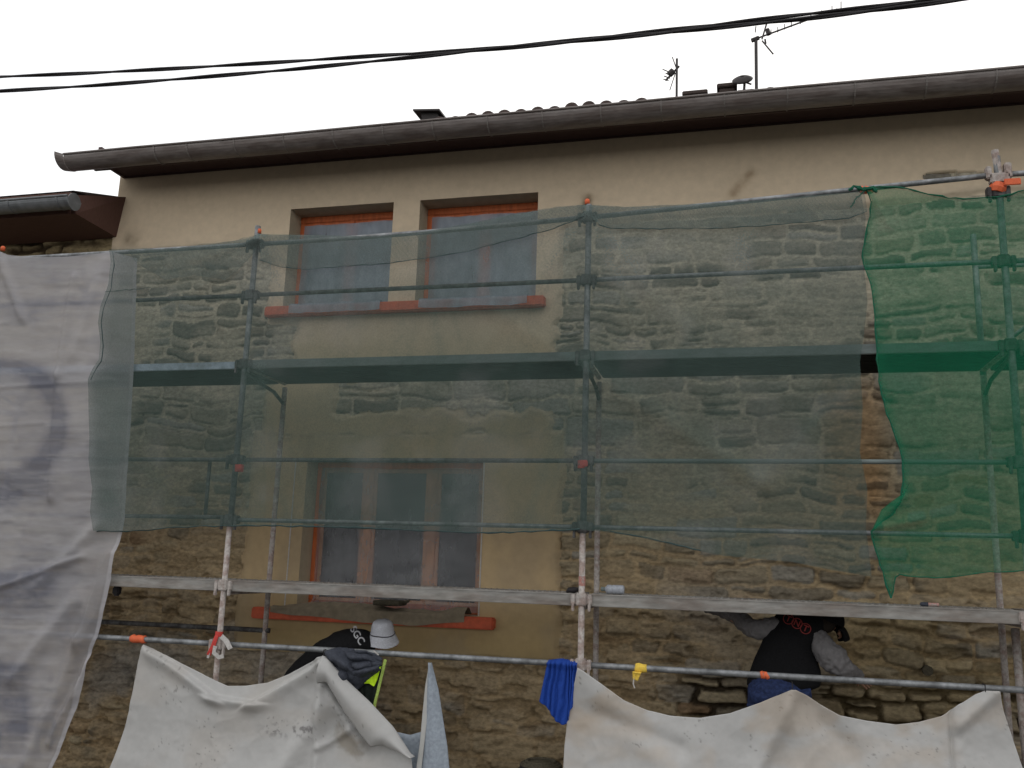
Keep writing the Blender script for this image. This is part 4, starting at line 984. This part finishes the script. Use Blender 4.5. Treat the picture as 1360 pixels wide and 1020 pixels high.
m.build('plank_hook', M['rubber'], scf)
# dark mesh basket rim at the bottom
p = at(718, 1030, -.75); bk = empty('rubble_basket', (p.x, -.75, .05), 'dark rubble basket whose rim shows at the bottom beside the right tarpaulin', 'basket')
zt = at(718, 1016, -.75).z-.0
m = MB(); r = .17
for k in range(4): m.tube([(p.x+(r-.02*k)*math.cos(a_), -.75+(r-.02*k)*math.sin(a_), zt-.03*(k == 0)+.012*k-.012) for a_ in np.linspace(0, 2*math.pi, 33)], .014, 8)
m.build('rim', M['dark_board'], bk, True)
m = MB(); m.tube([(p.x, -.75, .05), (p.x, -.75, zt)], [r*.75, r*.97], 24); m.build('basket_body', M['rubber'], bk)
m = MB(); m.loft([((p.x, -.75, zt-.03), (r*.9, 0, 0), (0, r*.9, 0)), ((p.x, -.75, zt+.02), (r*.6, 0, 0), (0, r*.6, 0)), ((p.x, -.75, zt+.035), (r*.2, 0, 0), (0, r*.2, 0))]); m.build('rubble', M['dark_board'], bk)

# ------------------------------------------------------------------ overhead cables
def cable(pts, label, seed, Y=-4.2, r=.0062):
    P_ = []; q = np.array(pts, float); t = np.linspace(0, 1, 90)
    A2 = poly(pts, t); root = empty('overhead_cable', tuple(at(*A2[45], Y)), label, 'cable', 'cables strung across the sky')
    for s in range(2):
        pp = []
        for i, a in enumerate(A2):
            w_ = at(a[0], a[1], Y); ph = i*.42+s*math.pi+seed
            pp.append(w_+Vector((0, math.sin(ph), math.cos(ph)))*r*.75)
        m = MB(); m.tube(pp, r, 8); m.build('strand', M['rubber'], root, True)
cable([(-160, 106), (0, 102), (120, 97), (250, 90), (380, 82), (500, 74), (620, 67), (740, 56), (860, 43), (960, 32), (1060, 20), (1170, 8), (1260, -4), (1420, -22)], 'upper twisted black cable crossing the sky above the roof', 0)
cable([(-160, 130), (0, 121), (120, 114), (250, 104), (380, 93), (500, 81), (620, 68.5), (740, 57.5), (860, 46), (960, 36), (1060, 26), (1170, 13), (1280, -1), (1420, -16)], 'lower twisted black cable crossing the sky above the roof', 1.3, Y=-4.25)

# ------------------------------------------------------------------ people
def skin_body(name, verts, edges, radii, mat, parent, root=0, lv=2):
    me = bpy.data.meshes.new(name); me.from_pydata([tuple(v) for v in verts], edges, []); me.update()
    o = link(name, me, parent)
    sk = o.modifiers.new('skin', 'SKIN'); sk.use_smooth_shade = True
    for i, r in enumerate(radii):
        d = me.skin_vertices[0].data[i]; d.radius = r if isinstance(r, tuple) else (r, r); d.use_root = (i == root)
    ss = o.modifiers.new('sub', 'SUBSURF'); ss.levels = lv; ss.render_levels = lv
    me.materials.append(mat); return o
def skeleton(pelvis, chest, neck, head, shL, elL, haL, shR, elR, haR, hipL, knL, anL, hipR, knR, anR, rt=.115):
    V = []; E = []; Rr = []
    def a(p, r, par=None):
        V.append(Vector(p)); Rr.append(r); i = len(V)-1
        if par is not None: E.append((par, i))
        return i
    pe = a(pelvis, rt); ab = a(Vector(pelvis).lerp(Vector(chest), .5), rt*.95, pe); ch = a(chest, rt*1.1, ab); nk = a(neck, .05, ch)
    hd0 = a(Vector(neck).lerp(Vector(head), .45), .06, nk); hd = a(head, .085, hd0); d = (Vector(head)-Vector(neck)).normalized(); a(Vector(head)+d*.06, .07, hd)
    for sh, el, ha in ((shL, elL, haL), (shR, elR, haR)):
        s = a(sh, .034, ch); e_ = a(el, .03, s); w_ = a(ha, .026, e_)
        fd = (Vector(ha)-Vector(el)).normalized(); side = fd.cross(Vector((0, 1, .2))).normalized(); nn = fd.cross(side)
        pl = a(Vector(ha)+fd*.05, (.022, .03), w_)
        for k, (o_, ln) in enumerate(((-.03, .065), (-.01, .078), (.01, .073), (.03, .06))):
            f1 = a(Vector(ha)+fd*.09+side*o_, .009, pl); f2 = a(V[f1]+fd*ln*.55+nn*.012, .0085, f1); a(V[f2]+fd*ln*.4+nn*.025, .007, f2)
        t1 = a(Vector(ha)+fd*.045+side*(-.045), .010, pl); a(V[t1]+fd*.035-side*.015, .008, t1)
    for hp, kn, an in ((hipL, knL, anL), (hipR, knR, anR)):
        h = a(hp, .06, pe); k = a(kn, .055, h); n_ = a(an, .04, k); a(Vector(an)+Vector((.08, .12, -.05)), .035, n_)
    return V, E, Rr
def chain(name, pts, rad, mat, parent, fold=0, n=26, seed=0, freq=9):
    """garment tube: elliptical rings along a smoothed path, with cloth folds"""
    pts = [Vector(p) for p in pts]; N = 34; tt = np.linspace(0, 1, N)
    q = np.array([p[:] for p in pts]); dd = np.r_[0, np.cumsum(np.linalg.norm(np.diff(q, axis=0), axis=1))]; dd /= dd[-1]
    # smooth by averaging
    S_ = np.stack([np.interp(tt, dd, q[:, k]) for k in range(3)], -1)
    for _ in range(3): S_[1:-1] = (S_[:-2]+2*S_[1:-1]+S_[2:])/4
    ra = np.stack([np.interp(tt, dd, [r[0] for r in rad]), np.interp(tt, dd, [r[1] for r in rad])], -1)
    vs = []; ref = Vector((1, 0, 0))
    t0 = Vector(S_[-1]-S_[0]).normalized()
    if abs(t0.x) > .8: ref = Vector((0, 0, 1))
    rn = random.Random(seed)
    for i in range(N):
        t = Vector(S_[min(i+1, N-1)]-S_[max(i-1, 0)]).normalized(); u_ = (ref-t*ref.dot(t)).normalized(); v_ = t.cross(u_)
        for k in range(n):
            a_ = 2*math.pi*k/n
            f = 1+fold*(math.sin(i*freq/6+2*math.sin(a_+seed)+a_*1.0)+.6*math.sin(i*freq/3.1+a_*2+seed))
            vs.append(Vector(S_[i])+(u_*math.cos(a_)*ra[i, 0]+v_*math.sin(a_)*ra[i, 1])*f)
    fs = [(i*n+k, i*n+(k+1) % n, (i+1)*n+(k+1) % n, (i+1)*n+k) for i in range(N-1) for k in range(n)]
    fs += [tuple(range(n)), tuple(range((N-1)*n, N*n))]
    m = MB(); m.add(vs, fs); o = m.build(name, mat, parent, True); subsurf(o, 2, .028 if name == 'sleeve' else .016, .045 if name == 'sleeve' else .08); return o
def text_mesh(body, size, mat, name):
    cu = bpy.data.curves.new(name, 'FONT'); cu.body = body; cu.size = size; cu.align_x = 'CENTER'; cu.align_y = 'CENTER'; cu.extrude = .0; cu.offset = size*.02
    o = bpy.data.objects.new(name, cu); COL.objects.link(o)
    dg = bpy.context.evaluated_depsgraph_get(); me = bpy.data.meshes.new_from_object(o.evaluated_get(dg)); bpy.data.objects.remove(o)
    return me
def print_on(target, me, origin, right, up, mat, name, parent, lift=.003, fwd=Vector((0, 1, 0))):
    """lays a flat print onto a garment by casting it along the view of its wearer's back"""
    bm = bmesh.new(); bm.from_mesh(me)
    bmesh.ops.triangulate(bm, faces=bm.faces)
    bmesh.ops.subdivide_edges(bm, edges=bm.edges, cuts=2, use_grid_fill=True)
    dg = bpy.context.evaluated_depsgraph_get(); bt_ = BVHTree.FromObject(target, dg); Mi = target.matrix_world.inverted(); wl = world_loc(target)
    for v in bm.verts:
        p = origin+right*v.co.x+up*v.co.y
        h = bt_.ray_cast(p-wl-fwd*1.0, fwd)
        if h[0] is not None: p = h[0]+wl-fwd*lift
        v.co = p
    out = bpy.data.meshes.new(name); bm.to_mesh(out); bm.free(); out.materials.clear(); out.materials.append(mat)
    return link(name, out, parent)
def ring_mesh(r, t, n=32):
    me = bpy.data.meshes.new('ring'); vs = []; fs = []
    for k in range(n):
        a = 2*math.pi*k/n; vs += [((r-t)*math.cos(a), (r-t)*math.sin(a), 0), (r*math.cos(a), r*math.sin(a), 0)]
    for k in range(n): j = (k+1) % n; fs.append((2*k, 2*k+1, 2*j+1, 2*j))
    me.from_pydata(vs, [], fs); me.update(); return me

# --- man with the bucket hat, bent forward to the right
PY = -.72
W = lambda x, y, Y=PY: at(x, y, Y)
per = empty('person', (W(420, 900).x, PY, .05), 'person in black shirt and pale bucket hat bending forward below the ground floor window', 'person', 'workers behind the low rail')
pel, che, nek, hed = W(402, 915), W(474, 872), W(498, 858, PY+.02), W(510, 849, PY+.05)
V_, E_, R_ = skeleton(pel, che, nek, hed, che+Vector((.06, -.17, 0)), W(500, 915, PY-.10), W(520, 960, PY+.15)-Vector((.18, 0, 0)), che+Vector((.06, .17, 0)), W(498, 905, PY+.25), W(478, 945, PY+.42),
                      pel+Vector((0, -.10, -.06)), Vector((pel.x+.10, PY-.12, .55)), Vector((pel.x+.0, PY-.12, .12)), pel+Vector((0, .10, -.06)), Vector((pel.x+.14, PY+.12, .55)), Vector((pel.x+.05, PY+.14, .12)), rt=.10)
skin_body('body', V_, E_, R_, M['skin'], per)
sh1 = chain('shirt', [W(384, 917), W(400, 900), W(428, 876), W(460, 859), W(482, 856), W(500, 860)], [(.10, .15), (.13, .165), (.145, .18), (.15, .19), (.13, .19), (.055, .08)], M['black_cloth'], per, .018, seed=2)
chain('sleeve', [che+Vector((.02, -.16, .0)), W(492, 886, PY-.17), W(497, 903, PY-.12)], [(.075, .075), (.07, .07), (.06, .06)], M['black_cloth'], per, .03, seed=4)
chain('sleeve', [che+Vector((.02, .16, .0)), W(486, 890, PY+.2), W(490, 905, PY+.24)], [(.075, .075), (.07, .07), (.06, .06)], M['black_cloth'], per, .03, seed=5)
for s, kx in ((-1, .10), (1, .14)):
    chain('trouser_leg', [pel+Vector((-.01, .09*s, .02)), Vector((pel.x+kx, PY+.12*s, .55)), Vector((pel.x+.02, PY+.13*s, .10))], [(.11, .11), (.085, .085), (.075, .075)], M['dark_jeans'], per, .03, seed=7+s)
# face: nose, ear
hc = W(511, 848, PY+.04)
m = MB(); m.loft([(hc+Vector((.075, .03, -.035)), (.012, 0, 0), (0, .012, 0)), (hc+Vector((.095, .035, -.055)), (.014, 0, 0), (0, .014, 0)), (hc+Vector((.08, .035, -.065)), (.010, 0, 0), (0, .01, 0))]); m.build('nose', M['skin'], per, True)
m = MB(); m.loft([(hc+Vector((-.01, -.085, -.04)), (.018, 0, 0), (0, .010, .0)), (hc+Vector((-.008, -.09, -.065)), (.022, 0, 0), (0, .012, 0)), (hc+Vector((-.0, -.085, -.09)), (.010, 0, 0), (0, .01, 0))]); m.build('ear', M['skin'], per, True)
# hat: tilted bucket hat
hx = (W(525, 853)-W(490, 849)).normalized()*1.0
axis = (W(506, 824)-W(508, 846)).normalized(); axis = (axis+Vector((.22, -.26, 0))).normalized()
ex = Vector((1, 0, 0)); ex = (ex-axis*ex.dot(axis)).normalized(); ey = axis.cross(ex)
hc2 = W(508, 843, PY+.02)
prof_ = [(.0, .125), (.055, .122), (.082, .108), (.092, .07), (.096, .035), (.098, .018), (.104, .005), (.118, -.035), (.132, -.065), (.136, -.068), (.128, -.062), (.098, .005), (.09, .03)]
m = MB(); vs = []; n = 40
for r_, h_ in prof_:
    for k in range(n):
        a_ = 2*math.pi*k/n; wv = 1+(.035*math.sin(3*a_+1)+.02*math.sin(5*a_) if r_ > .11 else .012*math.sin(4*a_+h_*40))
        vs.append(hc2+ex*math.cos(a_)*max(r_, .001)*wv+ey*math.sin(a_)*max(r_, .001)*wv+axis*(h_+(.008*math.sin(2*a_) if r_ > .11 else 0)))
fs = [(i*n+k, i*n+(k+1) % n, (i+1)*n+(k+1) % n, (i+1)*n+k) for i in range(len(prof_)-1) for k in range(n)]
m.add(vs, fs); ht = m.build('bucket_hat', M['hat'], per, True); subsurf(ht, 1, .008, .04)
m = MB(); m.tube([hc2+ex*math.cos(a_)*.1025+ey*math.sin(a_)*.1025+axis*(.014+.003*math.sin(3*a_)) for a_ in np.linspace(0, 2*math.pi, 41)], .004, 6); m.build('hat_cord', M['rubber'], ht)
bpy.context.view_layer.update()
bpy.context.view_layer.update()
def vdir(a, b):
    v = b-a; return v.normalized()
rt_ = vdir(W(474, 834), W(484, 850)); up_ = vdir(W(474, 850), W(488, 838)); up_ = (up_-rt_*up_.dot(rt_)).normalized()
print_on(sh1, text_mesh('SGC', .085, None, 't'), W(474.5, 844, PY-.0), rt_, up_, M['white_print'], 'back_print', sh1, fwd=Vector(W(474, 842)-Vector(CAM)).normalized())

# --- man in black vest and grey sweatshirt, leaning right
PY = -.66
per2 = empty('person', (W(1045, 900).x, PY, .05), 'person in black vest, grey sleeves and black cap reaching to the stone wall', 'person', 'workers behind the low rail')
pel, che, nek, hed = W(1046, 925), W(1056, 848, PY+.08), W(1084, 828, PY+.12), W(1099, 826, PY+.16)
shl, shr = W(1018, 826, PY+.06), W(1090, 848, PY+.02)
ell, hal = W(994, 834, PY+.14), W(950, 808, PY+.38)
elr, har = W(1122, 888, PY+.02), W(1142, 901, PY+.28)
V_, E_, R_ = skeleton(pel, che, nek, hed, shl, ell, hal, shr, elr, har, pel+Vector((-.09, .03, -.10)), Vector((pel.x-.12, PY+.06, .45)), Vector((pel.x-.14, PY, .12)),
                      pel+Vector((.09, .03, -.10)), Vector((pel.x+.12, PY+.06, .45)), Vector((pel.x+.14, PY, .12)), rt=.055)
skin_body('body', V_, E_, R_, M['skin'], per2)
vest = MB()
# vest outline traced by rings from hem to shoulders; ring planes roughly horizontal, leaning into the wall
rings = []
prof2 = [(914, 989, 1090), (903, 991, 1092), (888, 996, 1091), (872, 1003, 1085), (858, 1009, 1081), (848, 1013, 1086), (838, 1017, 1094), (829, 1021, 1098), (820, 1026, 1100), (812, 1034, 1098), (806, 1048, 1088)]
for i, (y, xa, xb) in enumerate(prof2):
    Yc = PY+.02+.10*i/len(prof2); a_, b_ = W(xa, y-.02*(xa-1040), Yc), W(xb, y+.06*(xb-1040), Yc); cc = (a_+b_)/2; u_ = (b_-a_)/2
    dep = [.125, .125, .125, .13, .135, .135, .135, .125, .11, .085, .04][i]
    rings.append((cc, u_, Vector((0, dep, .02))))
vest.loft(rings); vo = vest.build('vest', M['black_cloth'], per2, True); subsurf(vo, 1, .012, .12)
chain('sleeve', [W(1042, 830, PY+.08), W(1030, 833, PY+.08), W(1010, 836, PY+.08), W(996, 834, PY+.14), W(978, 817, PY+.26), W(950, 808, PY+.38), W(935, 806, PY+.42)], [(.06, .06), (.075, .075), (.078, .075), (.07, .07), (.065, .065), (.05, .055), (.045, .045)], M['grey_cloth'], per2, .05, seed=12, freq=16)
chain('sleeve', [W(1074, 838, PY+.06), W(1088, 850, PY+.03), W(1096, 864, PY), W(1108, 876, PY-.0), W(1118, 887, PY+.02), W(1134, 895, PY+.18), W(1142, 900, PY+.26)], [(.05, .05), (.08, .08), (.095, .09), (.105, .095), (.088, .08), (.055, .055), (.042, .042)], M['grey_cloth'], per2, .055, seed=3, freq=22)
for s in (-1, 1):
    chain('trouser_leg', [pel+Vector((.09*s-.06, 0, .05)), Vector((pel.x+.12*s-.04, PY+.02, .75)), Vector((pel.x+.13*s-.02, PY+.05, .50)), Vector((pel.x+.14*s, PY, .10))], [(.14, .12), (.11, .11), (.085, .085), (.08, .08)], M['jeans'], per2, .03, seed=7+s)
chain('trouser_seat', [W(1036, 904, PY+.03), W(1034, 920, PY+.0), W(1034, 945, PY-.01)], [(.20, .11), (.225, .15), (.23, .17)], M['jeans'], per2, .015, seed=3)
# head turned to the right, cap with drooping peak
hd = W(1101, 828, PY+.12)
m = MB(); fw = vdir(W(1092, 822), W(1122, 834)); fw = (fw+Vector((0, .25, 0))).normalized(); upv = Vector((-.15, 0, 1)); upv = (upv-fw*upv.dot(fw)).normalized(); sd_ = fw.cross(upv)
vs = []; n = 28; pr = [(.001, .105), (.05, .10), (.085, .07), (.10, .03), (.104, -.005), (.102, -.02), (.09, -.018)]
for r_, h_ in pr:
    for k in range(n):
        a_ = 2*math.pi*k/n; vs.append(hd+fw*math.cos(a_)*r_*1.08+sd_*math.sin(a_)*r_*.9+upv*(h_+.02))
fs = [(i*n+k, i*n+(k+1) % n, (i+1)*n+(k+1) % n, (i+1)*n+k) for i in range(len(pr)-1) for k in range(n)]
m.add(vs, fs); cp = m.build('cap', M['black_cloth'], per2, True); subsurf(cp, 1)
m = MB(); top_ = []; nu_ = 9
vs = []
for i in range(6):
    q = i/5
    for k in range(nu_):
        b2 = (k/(nu_-1)-.5)*2; L2 = .085+.105*q*math.cos(b2*1.1)
        vs.append(hd+fw*(L2 if i else .085*math.cos(b2*.9))+sd_*b2*.09*(1-.2*q)+upv*(.025-.085*q*q-.04*b2*b2))
fs = [(i*nu_+k, i*nu_+k+1, (i+1)*nu_+k+1, (i+1)*nu_+k) for i in range(5) for k in range(nu_-1)]
m.add(vs, fs); pk = m.build('cap_peak', M['black_cloth'], cp, True); s_ = pk.modifiers.new('t', 'SOLIDIFY'); s_.thickness = .03; subsurf(pk, 1)
m = MB(); m.loft([(hd+fw*.085-upv*.035, sd_*.012, upv*.02), (hd+fw*.115-upv*.055, sd_*.016, upv*.014), (hd+fw*.10-upv*.075, sd_*.008, upv*.008)]); m.build('nose', M['skin'], per2, True)
m = MB(); m.loft([(hd-fw*.0-sd_*.082-upv*.02, fw*.016, upv*.03), (hd-sd_*.098-upv*.025, fw*.02, upv*.033), (hd-sd_*.104-upv*.025, fw*.012, upv*.022)]); m.build('ear', M['skin'], per2, True)
m = MB(); m.loft([(hd-fw*.03+upv*.01, fw*.09, sd_*.082), (hd-fw*.04-upv*.05, fw*.075, sd_*.076), (hd-fw*.05-upv*.09, fw*.04, sd_*.055)]); m.build('hair', M['hair'], per2, True)
bpy.context.view_layer.update()
fwd = Vector(W(1055, 825)-Vector(CAM)).normalized()
rt_ = vdir(W(1045, 822, PY), W(1075, 836, PY)); up_ = (Vector((0, 0, 1))-rt_*rt_.z).normalized()
for (x, y), ch_ in zip(((1047, 822), (1058.5, 828), (1070, 835)), 'TNT'):
    o3 = W(x, y, PY-.1)
    print_on(vo, ring_mesh(.040, .006), o3, rt_, up_, M['red_print'], 'printed_ring', vo, fwd=fwd, lift=.005)
    print_on(vo, text_mesh(ch_, .062, None, 't'), o3, rt_, up_, M['red_print'], 'printed_letter', vo, fwd=fwd, lift=.005)
# socket in the wall
p = at(1231, 890, 0)
m = MB(); m.tube([(p.x, -.05, p.z), (p.x, .01, p.z)], .04, 9); m.build('drain_hole', M['dark_board'], house)
